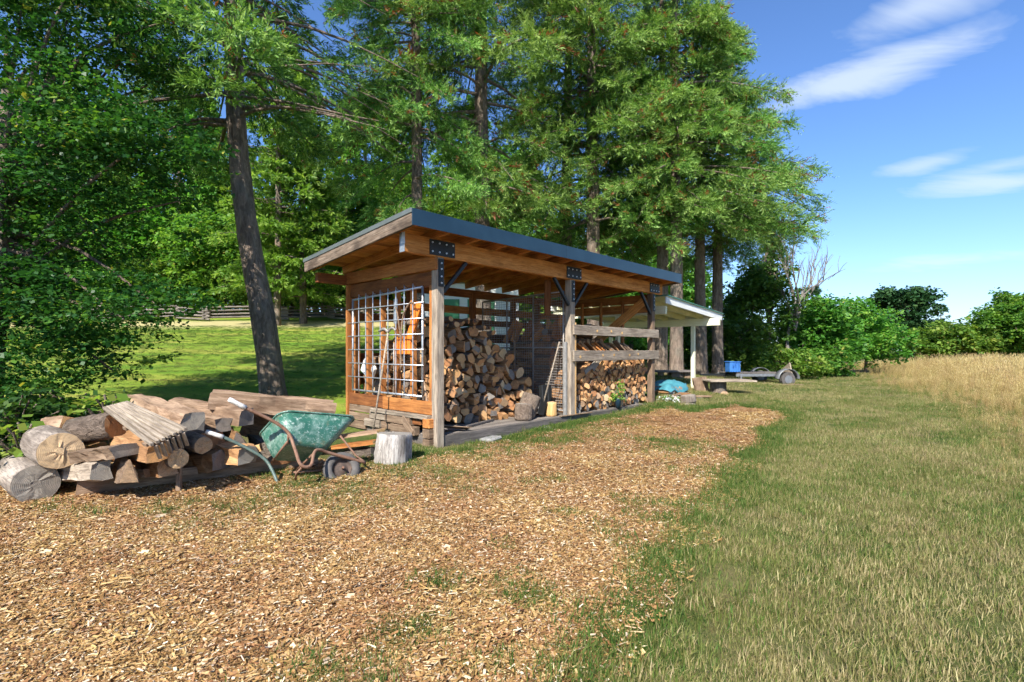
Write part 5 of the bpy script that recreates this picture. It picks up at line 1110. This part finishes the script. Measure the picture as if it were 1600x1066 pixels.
        for i in range(12):
            for j in range(4): Fs.append((i * 4 + j, i * 4 + (j + 1) % 4, i * 4 + 4 + (j + 1) % 4, i * 4 + 4 + j))
        mobj('fender', mesh('fender', V, Fs, M['alu'], None, True), T_)
    plank('tail_ramp', tp(1.15, .2, .1), tp(1.28, .6, .75), .5, .04, M['grey'], T_, a)
    plank('jack_post', tp(-1.0, -.1, .0), tp(-1.0, -.1, .45), .06, .06, M['alu'], T_, a)
    b = tp(-1.15, .2, .52); o = thing('blue_crate', 'bright blue ribbed plastic crate standing on the trailer', 'crate', b); mb = MB(); X = Matrix.Translation(b + AZ * .21) @ Matrix.Rotation(.12, 4, 'Z'); mb.box(X, (.42, .36, .40), 0, .02); mb.box(X @ Matrix.Translation((0, 0, .19)), (.46, .40, .03), 0, .008); mb.obj('box', M['blue'], o)
    for k in range(4): plank('rib', b + Vector((-.15 + k * .1, -.2, .04)), b + Vector((-.15 + k * .1, -.2, .36)), .02, .02, M['blue'], o, Vector((0, 1, 0)), .004)
    tag(plank('fallen_timber', tp(-1.0, -.55, .06), tp(1.1, -.5, .06), .14, .1, M['greybrown'], None), 'long weathered timber lying in the grass before the trailer', 'timber')
    me, _ = broadleaf(97, ((0, 0, .22, .35, .3, .2),), 40, 14, .04, M['daisy'], .12, .6, None, .5); me2, tr2 = broadleaf(98, ((0, 0, .16, .4, .3, .2),), 40, 16, .06, M['broad'], .12, .5, ((0, 0, 0), (0, 0, .25), .008), .5)
    place_tree('daisy_clump', 'clump of white flowers growing beside the end post of the shed', 'flowers', None, TS(6.6, -.15, .0), [('stem', tr2), ('foliage', me2), ('petals', me)], .8)
build_leanto()
# ------------------------------------------------------------------ rail fence, far roofs, building behind
def build_far():
    o = thing('rail_fence', 'low split rail fence zigzagging along the top of the lawn', 'fence', gz(400, 30)); g = random.Random(6); x = -27.; k = 0; pr = None
    while x < -4:
        y = 30.2 + (.45 if k % 2 else -.45); p = Vector((x, y, hz(x, y)))
        if pr is not None:
            for j in range(4): z = .12 + j * .2 + (.1 if k % 2 else 0); plank('rail', pr + AZ * (z + g.uniform(-.02, .02)) - (p - pr) * .1, p + AZ * (z + g.uniform(-.02, .02)) + (p - pr) * .1, .12, .1, M['deck'], o, None, .03)
        pr = p; x += 2.3; k += 1
    # white building with green doors, seen through the gaps of the rear wall
    c = Vector((-1.5, 19, 0)); z = hz(c.x, c.y); o = thing('white_outbuilding', 'white outbuilding with green doors glimpsed through the rear boards of the shed', 'building', (c.x, c.y, z))
    B = lambda x, y, zz: Vector((c.x + x, c.y + y, z + zz))
    plank('wall', B(-1.75, 0, 1.3), B(1.75, 0, 1.3), .12, 2.6, M['whitepaint'], o)
    for q in (-1.69, 1.69): plank('wall', B(q, .065, 1.3), B(q, 2.6, 1.3), .12, 2.6, M['whitepaint'], o)
    for q in (-.95, .35):
        d = plank('door', B(q - .5, -.08, 1.02), B(q + .5, -.08, 1.02), .04, 2.0, M['greendoor'], o); plank('door_rail', B(q - .48, -.105, 1.4), B(q + .48, -.105, 1.4), .02, .1, M['greendoor'], d)
    plank('roof', B(0, -.3, 2.68), B(0, 2.8, 2.66), 3.9, .08, M['roofedge'], o)
    # low dark canopy far across the field
    c = gz(1408, 44); o = thing('far_canopy', 'low dark blue roof on posts far across the field', 'canopy', c); plank('roof', c + Vector((-2.6, 0, .95)), c + Vector((2.6, 0, .95)), 2.5, .14, M['roofmetal'], o)
    for u in (-2.3, 0, 2.3): plank('post', c + Vector((u, -1, 0)), c + Vector((u, -1, .9)), .1, .1, M['sill'], o, Vector((0, 1, 0)))
    c = gz(1570, 37); tag(plank('white_trough', c + Vector((-.5, 0, .42)), c + Vector((.5, 0, .42)), .5, .45, M['whitepaint'], None, AZ, .04), 'small white trough standing in the dry field grass', 'trough')
build_far()
